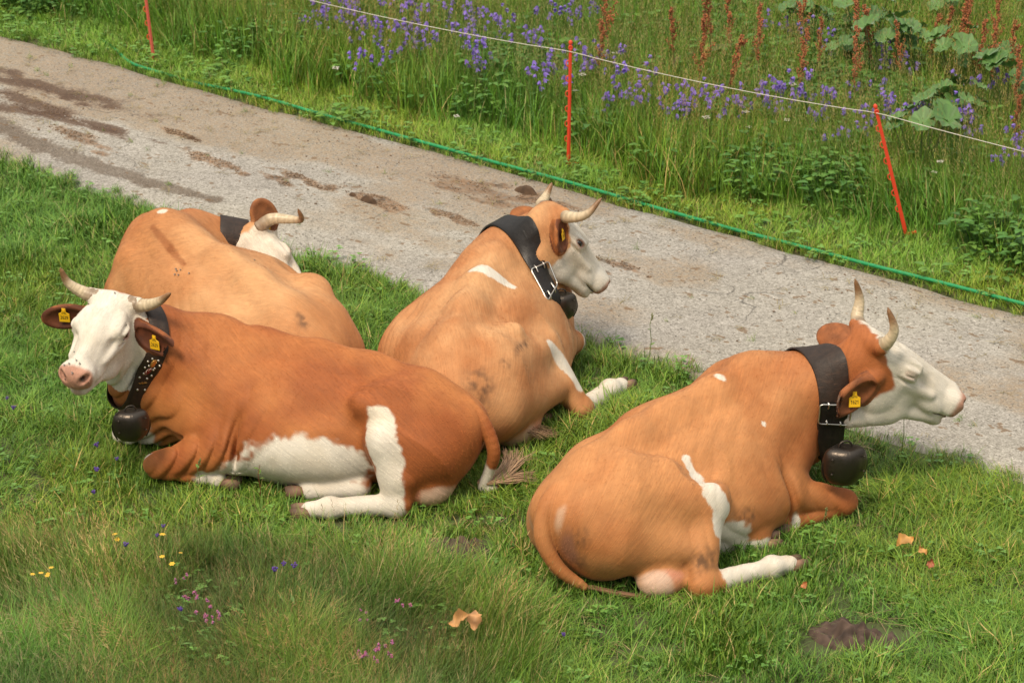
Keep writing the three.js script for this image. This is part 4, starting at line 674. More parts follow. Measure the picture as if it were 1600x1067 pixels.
// studs ring each ornament; angles run round the neck from its crest
const SA = 1.95;
for (const [a0, ring] of [[SA, 6], [SA + 0.3, 4], [SA + 0.62, 4]]) for (let i = 0; i < ring; i++) { const f = i / ring * Math.PI * 2 + 0.5; studs.push([a0 + Math.cos(f) * 0.14, Math.sin(f) * 0.62]); }
makeCollar(cows.front, { label: 'dark leather collar with studs and ornaments on the cow facing the camera', half: 0.044, droop: 0.03, studs, medals: [{ a: SA, geo: ovalMedal, mat: brass, label: 'round brass ornament' }, { a: SA + 0.3, geo: new THREE.SphereGeometry(0.024, 16, 10).scale(1.3, 0.25, 0.8), mat: redPlate, label: 'red and white oval ornament' }, { a: SA + 0.62, geo: edelweiss, mat: brass, label: 'flower-shaped brass ornament' }] });
makeCollar(cows.curled, { label: 'plain brown leather collar on the cow curled up behind', half: 0.085, droop: 0 });
makeCollar(cows.middle, { label: 'black leather collar with wire buckle on the cow looking over the lane', half: 0.058, mat: blackLeather, reach: 0.40, flare: 0.05, flareAt: 0.3, buckle: [1.4, 1.75], tongue: [1.35, 2.5] });
makeCollar(cows.near, { label: 'wide dark collar with wire buckle on the profile cow at the right', half: 0.07, droop: 0.05, buckle: [1.72, 2.18], tongue: [1.68, 2.75], flare: 0.10 });
makeBell('round dark bell under the studded collar at the left', [-1.945, 0.415, -12.93], 0.3, 0.82);
makeBell('dull bell half hidden below the middle cow\'s buckle', [0.275, 0.46, -14.42], 0.2, 0.78);
makeBell('large dark iron bell hanging below the right-hand cow\'s chin', [1.665, 0.35, -12.6], 0.25, 1.0);
// ---------------------------------------------------------------- electric fence and hose
const postMat = std([0.72, 0.065, 0.025], 0.45), ropeMat = std([0.6, 0.58, 0.52], 0.7), spikeMat = std([0.35, 0.33, 0.3], 0.5, { metalness: 0.8 });
function fencePost(label, x, z, lean, height, mat = postMat) {
  const y0 = groundY(x, z), t = thing('fence_post', label, 'fence post', [x, y0, z], -0.5, 'plastic posts of the electric fence');
  t.quaternion.setFromUnitVectors(V(0, 1, 0), V(lean[0], 1, lean[1]).normalize());
  // ribbed stake: a flat blade with a raised rib, tapering towards the head
  const sh = new THREE.Shape(); sh.moveTo(-0.011, -0.004); sh.lineTo(-0.003, -0.004); sh.lineTo(-0.003, -0.011); sh.lineTo(0.003, -0.011); sh.lineTo(0.003, -0.004); sh.lineTo(0.011, -0.004); sh.lineTo(0.011, 0.004); sh.lineTo(0.003, 0.004); sh.lineTo(0.003, 0.010); sh.lineTo(-0.003, 0.010); sh.lineTo(-0.003, 0.004); sh.lineTo(-0.011, 0.004); sh.closePath();
  const g = new THREE.ExtrudeGeometry(sh, { depth: height - 0.03, steps: 12, bevelEnabled: true, bevelSize: 0.001, bevelThickness: 0.001, bevelSegments: 1 }).rotateX(-Math.PI / 2), a = g.attributes.position;
  for (let i = 0; i < a.count; i++) { const k = 1.05 - 0.22 * a.getY(i) / height; a.setX(i, a.getX(i) * k); a.setZ(i, a.getZ(i) * k); } g.computeVertexNormals();
  mesh('stake', g, mat, t);
  mesh('head', mergeGeometries([new THREE.SphereGeometry(0.014, 12, 10).scale(1, 1.3, 0.8).translate(0, height - 0.012, 0).toNonIndexed(), new THREE.TorusGeometry(0.012, 0.004, 6, 14).translate(0, height - 0.045, 0.008).toNonIndexed()]), postMat, t);
  for (let k = 0; k < 6; k++) { const y = height - 0.16 - k * (height - 0.26) / 6; mesh('wire_hook', sweep([V(-0.008, y + 0.022, 0), V(-0.022, y + 0.018, 0), V(-0.027, y, 0), V(-0.020, y - 0.016, 0), V(-0.009, y - 0.020, 0)], () => 0.0036, 10, 6), postMat, t); }
  mesh('foot_step', new THREE.BoxGeometry(0.075, 0.012, 0.016).translate(0.03, 0.03, 0), postMat, t);
  mesh('spike', new THREE.ConeGeometry(0.006, 0.16, 8).rotateX(Math.PI).translate(0, -0.05, 0), spikeMat, t);
  return t;
}
const pA = [-2.733, -20.411], pB = [0.385, -18.025], pC = [2.526, -16.652];
fencePost('faded red fence post at the far left beside the lane', ...pA, [-0.07, 0.02], 0.92, std([0.62, 0.13, 0.09], 0.55));
fencePost('upright orange red fence post in the middle of the meadow edge', ...pB, [0.01, 0], 0.9);
fencePost('orange red fence post leaning to the left at the right', ...pC, [-0.28, 0], 0.93);
{
  const tA = V(pA[0] - 0.06, 0.86, pA[1]), tB = V(pB[0] + 0.005, 0.83, pB[1] + 0.012), tC = V(pC[0] - 0.235, 0.85, pC[1] + 0.012), tD = V(5.3, 0.72, -14.6), t0 = V(-6.2, 0.8, -23.2), pts = [];
  const span = (a, b, sag) => { for (let i = 0; i < 10; i++) { const f = i / 10, p = a.clone().lerp(b, f); p.y -= sag * 4 * f * (1 - f); pts.push(p); } };
  span(t0, tA, 0.05); span(tA, tB, 0.06); span(tB, tC, 0.03); span(tC, tD, 0.03); pts.push(tD);
  tag(mesh('fence_wire', sweep(pts, () => 0.0024, 240, 6), ropeMat, scene), 'thin white fence rope strung between the red posts', 'wire');
}
{
  const pts = []; for (let s = -15.75; s <= -3; s += 0.35) { const [x, z] = laneXZ(s, -13.93 + 0.05 * noise2(s * 0.55, 3.3) + 0.015 * noise2(s * 1.9, 1.1) - 0.35 * sstep(-15.0, -15.8, s)); pts.push(V(x, 0.035 + 0.012 * noise2(s * 1.1, 8.8) + -0.03 * sstep(-15.2, -15.8, s) - 0.015 * sstep(-13.9, -14.2, s) * sstep(-14.9, -14.6, s), z)); }
  tag(mesh('garden_hose', sweep(pts, () => 0.0122, 420, 10, t => { const b = sstep(0.35, 0.6, noise2(t * 34, 2.5)); const k = 1 + 0.12 * noise2(t * 300, 1.5); return mix3([0.016, 0.27, 0.095], [0.014, 0.17, 0.15], b * 0.8).map(v => v * k); }), new THREE.MeshStandardMaterial({ vertexColors: true, roughness: 0.38 }), scene), 'green garden hose lying along the far edge of the lane', 'hose');
}
// ---------------------------------------------------------------- grass and herbs
const leafMat = new THREE.MeshPhysicalMaterial({ vertexColors: true, roughness: 0.62, side: THREE.DoubleSide, transmission: 0, thickness: 0 });
const broadLeafMat = new THREE.MeshPhysicalMaterial({ vertexColors: true, roughness: 0.55, side: THREE.DoubleSide, transmission: 0.3, thickness: 0 });
const petalMat = new THREE.MeshPhysicalMaterial({ vertexColors: true, roughness: 0.7, side: THREE.DoubleSide, transmission: 0.25, thickness: 0 });
class Sheet {                                                    // collects thin leaf-like faces with vertex colours
  constructor() { this.p = []; this.c = []; this.i = []; }
  blade(x, z, h, w, yaw, bend, curl, col, seg = 3, y0 = 0, twist = 0) {
    // a strip that rises and arches over in direction yaw
    const b0 = this.p.length / 3, cx = Math.cos(yaw), cz = Math.sin(yaw);
    for (let k = 0; k <= seg; k++) {
      const f = k / seg, r = bend * Math.pow(f, curl), y = y0 + h * (f - 0.35 * Math.abs(bend / Math.max(h, 0.01)) * f * f * 0.6), px = x + cx * r, pz = z + cz * r, ww = k === seg ? 0 : w * (1 - 0.55 * f) * (k === 0 ? 0.8 : 1), tx = -cz * Math.cos(twist * f) - cx * Math.sin(twist * f) * 0.5, tz = cx * Math.cos(twist * f) - cz * Math.sin(twist * f) * 0.5;
      if (k === seg) { this.p.push(px, y, pz); this.c.push(...col); }
      else { this.p.push(px - tx * ww, y, pz - tz * ww, px + tx * ww, y, pz + tz * ww); this.c.push(...col, ...col); }
    }
    for (let k = 0; k < seg; k++) { const a = b0 + k * 2; k === seg - 1 ? this.i.push(a, a + 1, a + 2) : this.i.push(a, a + 1, a + 2, a + 1, a + 3, a + 2); }
  }
  leaf(o, dir, up, len, wid, col, seg = 4, droop = 0.2, lobes = 0) {       // a broad leaf starting at o
    const b0 = this.p.length / 3, d = V(...dir).normalize(), u = V(...up), s = d.clone().cross(u).normalize(), n = s.clone().cross(d);
    for (let k = 0; k <= seg; k++) { const f = k / seg, w = wid * Math.sin(Math.PI * Math.pow(clamp(f * 0.94 + 0.06), 0.75)) * (1 + lobes * (k % 2 ? 0.35 : -0.25)), c = V(...o).addScaledVector(d, len * f).addScaledVector(n, -droop * len * f * f); const sh = 0.92 + 0.16 * (k % 2);
      for (const q of [-1, 0, 1]) { const p = c.clone().addScaledVector(s, q * w).addScaledVector(n, q ? 0.18 * w : 0); this.p.push(p.x, p.y, p.z); this.c.push(...(q ? col : col.map(v => v * 1.18)).map(v => v * sh)); } }
    for (let k = 0; k < seg; k++) for (let q = 0; q < 2; q++) { const a = b0 + k * 3 + q; this.i.push(a, a + 3, a + 1, a + 1, a + 3, a + 4); }
  }
  stalk(a, b, r, col, sides = 4) {
    const b0 = this.p.length / 3, d = V(...b).sub(V(...a)).normalize(), s = Math.abs(d.y) > 0.9 ? V(1, 0, 0) : V(0, 1, 0), u = d.clone().cross(s).normalize(), w = d.clone().cross(u);
    for (const [q, k] of [[a, 1], [b, 0.7]]) for (let j = 0; j < sides; j++) { const t = j / sides * Math.PI * 2; this.p.push(q[0] + (u.x * Math.cos(t) + w.x * Math.sin(t)) * r * k, q[1] + (u.y * Math.cos(t) + w.y * Math.sin(t)) * r * k, q[2] + (u.z * Math.cos(t) + w.z * Math.sin(t)) * r * k); this.c.push(...col); }
    for (let j = 0; j < sides; j++) { const e = (j + 1) % sides; this.i.push(b0 + j, b0 + e, b0 + sides + j, b0 + e, b0 + sides + e, b0 + sides + j); }
  }
  puff(o, r, col, squash = 1, n = 6) {                              // small faceted seed or bud
    const b0 = this.p.length / 3; this.p.push(o[0], o[1] + r * squash, o[2], o[0], o[1] - r * squash, o[2]); this.c.push(...col, ...col.map(v => v * 0.9));
    for (let j = 0; j < n; j++) { const t = j / n * Math.PI * 2; this.p.push(o[0] + Math.cos(t) * r, o[1], o[2] + Math.sin(t) * r); this.c.push(...col); }
    for (let j = 0; j < n; j++) { const a = b0 + 2 + j, e = b0 + 2 + (j + 1) % n; this.i.push(b0, e, a, b0 + 1, a, e); }
  }
  geo() { const g = new THREE.BufferGeometry(); g.setAttribute('position', new THREE.Float32BufferAttribute(this.p, 3)); g.setAttribute('color', new THREE.Float32BufferAttribute(this.c, 3)); g.setIndex(this.i); g.computeVertexNormals(); return g; }
}
// is this spot covered by a cow at ankle height?
const fieldAt = [];
function covered(x, z, y = 0.04, pad = 0.0) {
  for (const k in cows) { const C = cows[k], P = C.P, dx = x - P.at[0], dz = z - P.at[1]; if (dx * dx + dz * dz > 2.2) continue; const lx = dx * Math.cos(C.yaw) - dz * Math.sin(C.yaw), lz = (dx * Math.sin(C.yaw) + dz * Math.cos(C.yaw)) * C.sg; if (C.F.at(lx, y, lz) < pad) return true; }
  return false;
}
const inView = (x, z, m = 0.5) => z < -10.2 + m && z > -23.6 - m && Math.abs(x) < 0.184 * (-z * 0.9205 + 2.4) + m;
function clump(seed, n, o) {
  const r = rng(seed), S = new Sheet();
  for (let i = 0; i < n; i++) {
    const a = r() * 6.283, d = Math.sqrt(r()) * o.spread, h = o.h * (0.45 + 0.75 * r()), dry = r() < o.dry, tone = 0.72 + 0.55 * r();
    const col = (dry ? o.dryC : mix3(o.c0, o.c1, r())).map(v => v * tone);
    S.blade(Math.cos(a) * d, Math.sin(a) * d, h, o.w * (0.6 + 0.7 * r()), r() * 6.283, h * o.bend * (0.3 + r()), 1.4 + r(), col, o.seg ?? 3, -0.01, (r() - 0.5) * 2);
  }
  for (let i = 0; i < (o.heads ?? 0); i++) {                       // flowering culms with a loose brown panicle
    const a = r() * 6.283, d = r() * o.spread, h = o.h * (1.25 + 0.5 * r()), lean = (r() - 0.5) * 0.3 * h, x = Math.cos(a) * d, z = Math.sin(a) * d, c = mix3(o.headC, o.c1, r() * 0.35).map(v => v * (0.8 + 0.4 * r()));
    S.stalk([x, 0, z], [x + lean, h * 0.8, z + lean * 0.5], 0.0009, mix3(o.c1, o.headC, 0.4), 3);
    for (let q = 0; q < 7; q++) { const f = q / 6, y = h * (0.74 + 0.3 * f), b = r() * 6.283, l = 0.02 * (1.2 - f); S.blade(x + lean * (0.9 + 0.35 * f), z + lean * 0.5, 0.022, 0.0016, b, l, 1, c, 2, y, 0); }
  }
  return S.geo();
}
function scatter(name, label, geos, mat, spots, seed) {
  // spots: [x, z, scale, tint rgb, lean x, lean z]; one object per vegetation kind, children per variant
  const r = rng(seed), root = new THREE.Group(); root.name = numbered(name); root.userData = { kind: 'stuff', label }; scene.add(root);
  const per = geos.map(() => []); for (const s of spots) per[Math.floor(r() * geos.length)].push(s);
  geos.forEach((g, k) => {
    const L = per[k]; if (!L.length) return; const im = new THREE.InstancedMesh(g, mat, L.length), M = new THREE.Matrix4(), q = new THREE.Quaternion(), c = new THREE.Color(), e = new THREE.Euler();
    L.forEach((s, i) => { e.set(s[5] ?? 0, r() * 6.283, s[4] ?? 0, 'ZXY'); q.setFromEuler(e); const tt = laneT(s[0], s[1]), ss = laneS(s[0], s[1]), up = tt > FAR(ss) && tt < NEAR(ss) ? 0.024 : 0; M.compose(V(s[0], groundY(s[0], s[1]) + up, s[1]), q, V(s[2], s[2] * (0.85 + 0.3 * r()), s[2])); im.setMatrixAt(i, M); im.setColorAt(i, c.setRGB(...s[3])); });
    im.name = 'tuft'; im.userData.kind = 'stuff'; im.castShadow = im.receiveShadow = true; root.add(im);
  });
}
{
  const r = rng(77), turf = [], fine = [], verge = [], tall = [], herb = [], clover = [], broad = [], straw = [];
  const N = 128000;
  const soilSpots = [[-0.27, -12.28, 0.21, 0.14], [1.61, -11.39, 0.30, 0.19]];
  for (let i = 0; i < N; i++) {
    const z = -23.9 + r() * 14.9, x = (r() * 2 - 1) * 5.6, k = r(); if (!inView(x, z, 1.5)) continue;
    const s = laneS(x, z), t = laneT(x, z), n1 = fbm2(x * 0.9, z * 0.9, 3), n2 = fbm2(x * 3.1 + 50, z * 3.1, 3), v = 0.82 + 0.36 * r();
    if (t > NEAR(s) - 0.02) {
      const edge = sstep(NEAR(s) - 0.03, NEAR(s) + 0.22, t); if (r() > 0.25 + 0.75 * edge) continue;
      if (covered(x, z)) continue;
      let bare = 0; for (const [a, b, ra, rb] of soilSpots) bare = Math.max(bare, sstep(1.1, 0.75, Math.hypot((x - a + (z - b) * 0.4) / ra, (z - b) / rb) + 0.3 * n2)); if (r() < bare) continue;
      const wild = sstep(-0.35, 0.25, (sstep(-12.9, -11.6, z) * sstep(1.0, -1.4, x)) * 1.5 - 0.75 + 0.35 * n1);    // fine unmown grass on the near left bank
      const tint = mix3([0.78, 0.92, 0.85], [1.2, 1.02, 0.8], clamp(0.5 + 1.5 * n1 + 0.8 * n2)).map(q => q * v);
      if (k < wild) { const tu = fbm2(x * 2.1 + 31, z * 2.1, 3), dk = 0.95 + 1.1 * clamp(tu, -0.4, 0.35); fine.push([x, z, Math.max(0.4, 0.7 + 0.45 * r() + 0.9 * tu), tint.map(q => q * dk), 0.2 + 0.6 * noise2(x * 1.2, z * 1.2), 0.6 * noise2(x * 1.2 + 9, z * 1.2)]); }
      else { if (n2 < -0.12 && r() < 0.45) continue; turf.push([x, z, (0.45 + 0.6 * r() + 1.5 * Math.max(0, n2)) * (0.6 + 0.4 * edge), tint, 0.5 * noise2(x * 2, z * 2), 0.5 * noise2(x * 2 + 5, z * 2)]); }
      if (r() < 0.05 * sstep(-0.05, -0.3, n2) + 0.006) straw.push([x, z, 0.7 + 0.6 * r(), [v, v, v], 0, 0]);
      if (r() < 0.03 + 0.12 * sstep(0.05, 0.4, n2)) clover.push([x + 0.02, z, 0.7 + 0.6 * r(), [v, v, v], 0, 0]);
    } else if (t < FAR(s) + 0.03) {
      const d = FAR(s) - t, edge = sstep(-0.03, 0.15, d); if (r() > 0.3 + 0.7 * edge) continue;
      const lush = sstep(0.35, 1.2, d + 0.5 * n1), tint = mix3([0.82, 0.95, 0.85], [1.2, 1.03, 0.8], clamp(0.5 + 1.4 * n1 + 0.8 * n2)).map(q => q * v);
      if (k > lush) { if (r() < 0.75) verge.push([x, z, (0.5 + 0.6 * r()) * (0.55 + 0.45 * edge), tint, 0.3 * noise2(x * 2, z * 2), 0.3 * noise2(x * 2 + 5, z * 2)]); }
      else if (r() < 0.62 - 0.25 * sstep(0.5, 2.5, x) * sstep(-17.5, -19, z)) tall.push([x, z, 0.65 + 0.5 * r() + 0.25 * n1, tint, 0.16 * noise2(x * 0.8, z * 0.8), 0.16 * noise2(x * 0.8 + 9, z * 0.8)]);
      const hb = sstep(0.05, 0.35, fbm2(x * 1.15 + 12, z * 1.15 + 4, 3)); if (r() < (d > 0.55 ? 0.24 * hb + 0.02 : 0.07 * hb + 0.01)) { if (Math.hypot(x - 2.526, z + 16.652) > 0.35) (d > 0.55 ? broad : herb).push([x, z, 0.6 + 0.7 * r(), [v, v, v], 0, 0]); }
      if (d < 0.5 && r() < 0.035) clover.push([x, z, 0.8 + 0.7 * r(), [v, v, v], 0, 0]);
    } else if (r() < 0.035 * (0.4 + sstep(0, 0.4, n1)) * (0.35 + sstep(-12.9, -13.7, t))) straw.push([x, z, 0.35 + 0.45 * r(), [v * 0.8, v * 0.85, v * 0.7], 0, 0]);
    else if (r() < 0.003) turf.push([x, z, 0.25 + 0.2 * r(), [1, 0.9, 0.7], 0.6, 0.3]);
  }
  const G = [0.062, 0.18, 0.017], Y = [0.20, 0.33, 0.034], D = [0.075, 0.19, 0.024], dry = [0.44, 0.36, 0.15];
  scatter('lawn_grass', 'short bright grass round the resting cows', [1, 2, 3, 4, 5].map(k => clump(k, 20, { spread: 0.055, h: 0.115, w: 0.0029, bend: 0.95, c0: G, c1: Y, dry: 0.08, dryC: dry })), leafMat, turf, 5);
  scatter('fine_grass', 'soft fine long grass on the bank in the foreground', [11, 12, 13, 14].map(k => clump(k, 26, { spread: 0.06, h: 0.22, w: 0.0015, bend: 0.8, c0: [0.055, 0.15, 0.018], c1: [0.15, 0.27, 0.034], dry: 0.12, dryC: [0.40, 0.32, 0.16], heads: k % 2, headC: [0.36, 0.22, 0.13], seg: 4 })), leafMat, fine, 6);
  scatter('verge_grass', 'yellowish mown grass along the far side of the lane', [21, 22, 23, 24].map(k => clump(k, 20, { spread: 0.06, h: 0.12, w: 0.0026, bend: 0.8, c0: [0.115, 0.27, 0.024], c1: [0.30, 0.43, 0.042], dry: 0.12, dryC: dry })), leafMat, verge, 7);
  scatter('meadow_grass', 'tall green hay meadow behind the fence', [31, 32, 33, 34, 35].map(k => clump(k, 18, { spread: 0.08, h: 0.36, w: 0.0036, bend: 0.55, c0: [0.055, 0.185, 0.016], c1: [0.185, 0.36, 0.03], dry: 0.07, dryC: dry, seg: 4, heads: 1 + k % 2, headC: [0.26, 0.17, 0.08] })), leafMat, tall, 8);
  const litter = k => { const q = rng(k), S = new Sheet(); for (let i = 0; i < 9; i++) { const c = mix3([0.42, 0.33, 0.15], [0.22, 0.15, 0.08], q()); S.blade((q() - 0.5) * 0.12, (q() - 0.5) * 0.12, 0.02 + 0.03 * q(), 0.0022, q() * 6.283, 0.06 + 0.08 * q(), 1, c, 3, 0.012, 0.5); } return S.geo(); };
  scatter('straw', 'dry matted straw lying in the lawn', [81, 82].map(litter), leafMat, straw, 12);
  const trefoil = k => { const q = rng(k), S = new Sheet(); for (let i = 0; i < 7; i++) { const x = (q() - 0.5) * 0.09, z = (q() - 0.5) * 0.09, y = 0.02 + 0.05 * q(), c = mix3([0.07, 0.18, 0.028], [0.13, 0.26, 0.045], q()); S.stalk([x * 0.5, 0, z * 0.5], [x, y, z], 0.0009, c, 3); for (let j = 0; j < 3; j++) { const a = j * 2.094 + q(); S.leaf([x, y, z], [Math.cos(a), 0.15, Math.sin(a)], [0, 1, 0], 0.018, 0.008, c, 2, 0.1); } } return S.geo(); };
  scatter('clover', 'small clover leaves between the grass blades', [41, 42, 43].map(trefoil), leafMat, clover, 9);
  const herbs = (k, size, n) => { const q = rng(k), S = new Sheet(); for (let i = 0; i < n; i++) { const a = q() * 6.283, y = size * (0.2 + 0.9 * q()), l = 0.028 + 0.04 * q(), x = Math.cos(a) * 0.03, z = Math.sin(a) * 0.03, c = mix3([0.04, 0.13, 0.018], [0.12, 0.24, 0.03], q()); S.stalk([x * 0.4, 0, z * 0.4], [x + Math.cos(a) * size * 0.35, y, z + Math.sin(a) * size * 0.35], 0.0016, c, 3); S.leaf([x + Math.cos(a) * size * 0.35, y, z + Math.sin(a) * size * 0.35], [Math.cos(a), 0.35, Math.sin(a)], [0, 1, 0], l, l * 0.34, c, 4, 0.35, 0.5); } return S.geo(); };
  scatter('low_herb', 'low dark green weeds at the lane edge', [51, 52, 53].map(k => herbs(k, 0.08, 10)), leafMat, herb, 10);
  scatter('meadow_herb', 'dark leafy herbs filling the meadow', [61, 62, 63].map(k => herbs(k, 0.22, 24)), leafMat, broad, 11);
}
// ---------------------------------------------------------------- flowers and plants one can pick out
function place(proto, list, seed, opt = {}) {
  const r = rng(seed);
  list.forEach(([x, z], i) => {
    const src = proto[i % proto.length], o = src.used ? copy(src.o) : src.o; src.used = true;
    o.position.set(x, groundY(x, z), z); o.rotation.set((r() - 0.5) * (opt.lean ?? 0.2), r() * 6.283, (r() - 0.5) * (opt.lean ?? 0.2)); o.scale.setScalar((opt.size ?? 1) * (0.8 + 0.4 * r()));
  });
}
const bellShape = (() => { const S = new Sheet(); for (let j = 0; j < 5; j++) { const a = j * 1.2566; for (const [f, c] of [[1, [0.24, 0.15, 0.62]]]) { const b0 = S.p.length / 3, prof = [[0.002, 0], [0.009, 0.007], [0.0125, 0.018], [0.018, 0.028]]; prof.forEach(([r, y], k) => { const w = [0.35, 0.62, 0.62, 0.08][k]; for (const q of [-w, 0, w]) { S.p.push(Math.cos(a + q) * r * f, -y, Math.sin(a + q) * r * f); S.c.push(...c.map(v => v * (0.75 + 0.15 * k + (q ? 0 : 0.08)))); } }); for (let k = 0; k < 3; k++) for (let q = 0; q < 2; q++) { const e = b0 + k * 3 + q; S.i.push(e, e + 3, e + 1, e + 1, e + 3, e + 4); } } } return S.geo(); })();
{
  const protos = [];
  for (let k = 0; k < 5; k++) {
    const r = rng(200 + k), t = thing('bellflower', 'violet bellflower plant among the tall meadow grass', 'flower', [0, 0, 0], 0, 'violet bellflowers in the meadow'), S = new Sheet(), n = 4 + k % 3, heads = [];
    for (let i = 0; i < n; i++) {
      const a = r() * 6.283, h = 0.30 + 0.17 * r(), x = Math.cos(a) * 0.05 * r(), z = Math.sin(a) * 0.05 * r(), lx = (r() - 0.5) * 0.10, lz = (r() - 0.5) * 0.10, g = [0.07, 0.15, 0.03];
      S.stalk([x, 0, z], [x + lx, h, z + lz], 0.0014, g, 3);
      for (let q = 0; q < 3; q++) S.leaf([x + lx * q / 4, h * (0.2 + 0.2 * q), z + lz * q / 4], [Math.cos(a + q * 2), 0.5, Math.sin(a + q * 2)], [0, 1, 0], 0.05, 0.006, g, 2, 0.2);
      for (let q = 0; q < 2; q++) { const b = r() * 6.283; heads.push([x + lx * (1 - 0.1 * q) + Math.cos(b) * 0.014, h - 0.035 * q + 0.004, z + lz * (1 - 0.1 * q) + Math.sin(b) * 0.014, b]); }
    }
    mesh('stem', S.geo(), leafMat, t);
    for (const [x, y, z, b] of heads) { const m = mesh('blossom', bellShape, petalMat, t); m.position.set(x, y, z); m.rotation.set(0.5 + 0.6 * Math.sin(b * 3), b, 0.4); m.scale.setScalar(0.75 + 0.3 * Math.abs(Math.sin(b * 5))); }
    protos.push({ o: t });
  }
  const at = [[-1.56, -20.5], [-1.42, -20.67], [-1.26, -20.41], [-1.18, -20.75], [-1.01, -20.24], [-0.93, -20.58], [-0.72, -20.07], [-0.48, -20.41], [-0.38, -19.91], [-0.29, -20.58], [-0.14, -20.07], [0, -20.24], [-0.8, -19.74], [-0.52, -19.67], [-0.19, -19.5], [0.09, -19.74], [0.29, -20.33], [-0.26, -19.27], [0.18, -19.12], [0.32, -19.27], [0.49, -19.5], [0.6, -19.35], [0.74, -19.19], [0.78, -18.75], [0.69, -18.53], [0.89, -18.53], [0.95, -18.82], [1.06, -18.39], [1.14, -18.31], [1.2, -18.53], [1.25, -18.25], [1.37, -18.39], [1.45, -18.17], [1.55, -18.46], [1.59, -18.31], [1.77, -18.39], [1.94, -18.31], [2.06, -18.46], [2.11, -18.25], [2.19, -18.25], [2.3, -17.97], [2.37, -17.83], [2.56, -18.17], [2.65, -18.31], [2.74, -18.04], [2.66, -18.04], [3.03, -17.97], [3.09, -17.9], [3.13, -17.77], [3.04, -17.77], [3.31, -17.25], [3.33, -17.5], [2.67, -19.27], [2.77, -19.27], [2.6, -18.82], [3.13, -18.6], [2.17, -19.83], [2.06, -20.16], [0.36, -18.82], [0.63, -20.58], [-1.1, -19.99], [-0.93, -19.43], [-0.68, -20.58]];
  const r = rng(99), all = [...at]; for (const [x, z] of at) for (let q = 0; q < (z < -19.6 ? 2 : 1); q++) if (r() < 0.6) all.push([x + (r() - 0.5) * 0.42, z + (r() - 0.5) * 0.34]);
  place(protos, all, 31, { lean: 0.25, size: 1.06 });
}
{
  const protos = [];
  for (let k = 0; k < 4; k++) {
    const r = rng(300 + k), t = thing('sorrel_plant', 'rust brown seeding dock plant standing above the meadow', 'plant', [0, 0, 0], 0, 'rust brown docks in the meadow'), S = new Sheet(), P = new Sheet(), L = new Sheet(), h = 0.72 + 0.2 * r(), g = [0.16, 0.10, 0.045];
    S.stalk([0, 0, 0], [0.02, h, 0.01], 0.004, g, 5);
    for (let b = 0; b < 11; b++) { const f0 = b / 11, a = r() * 6.283, y0 = h * (0.45 + 0.5 * f0), ln = (0.10 - 0.06 * f0) * (0.5 + r()), out = 0.35 + 0.3 * r(); for (let i = 0; i < 40; i++) { const g2 = r(), tone = 0.55 + 0.8 * r(), q = () => (r() - 0.5) * 0.026; P.puff([0.02 * f0 + Math.cos(a) * ln * g2 * out + q(), y0 + ln * g2 + q(), 0.01 + Math.sin(a) * ln * g2 * out + q()], 0.0058, [0.40 * tone, 0.135 * tone, 0.05 * tone], 1.2, 4); } }
    for (let i = 0; i < 6; i++) { const a = r() * 6.283; L.leaf([0.005, h * 0.06 * i, 0], [Math.cos(a), 0.7, Math.sin(a)], [0, 1, 0], 0.22 - 0.02 * i, 0.035, mix3([0.06, 0.14, 0.03], [0.16, 0.11, 0.04], i > 3 ? r() : 0), 4, 0.4); }
    mesh('stem', S.geo(), leafMat, t); mesh('seed_spike', P.geo(), leafMat, t); mesh('leaves', L.geo(), leafMat, t); protos.push({ o: t });
  }
  place(protos, [[1.31, -18.94], [1.46, -18.78], [1.76, -19.09], [2.0, -18.64], [2.39, -18.55], [2.64, -19.25], [2.81, -19.01], [3.15, -19.17], [3.26, -18.94], [3.57, -19.17], [3.46, -18.13], [3.37, -17.71], [3.55, -19.66], [3.26, -19.41], [3.09, -19.57], [2.42, -19.57], [2.07, -19.82], [1.64, -19.66], [1.21, -19.57], [0.6, -19.33], [0.74, -19.49], [3.0, -19.4], [2.2, -19.3], [1.5, -19.8], [3.4, -18.8]], 41, { lean: 0.5 });
}
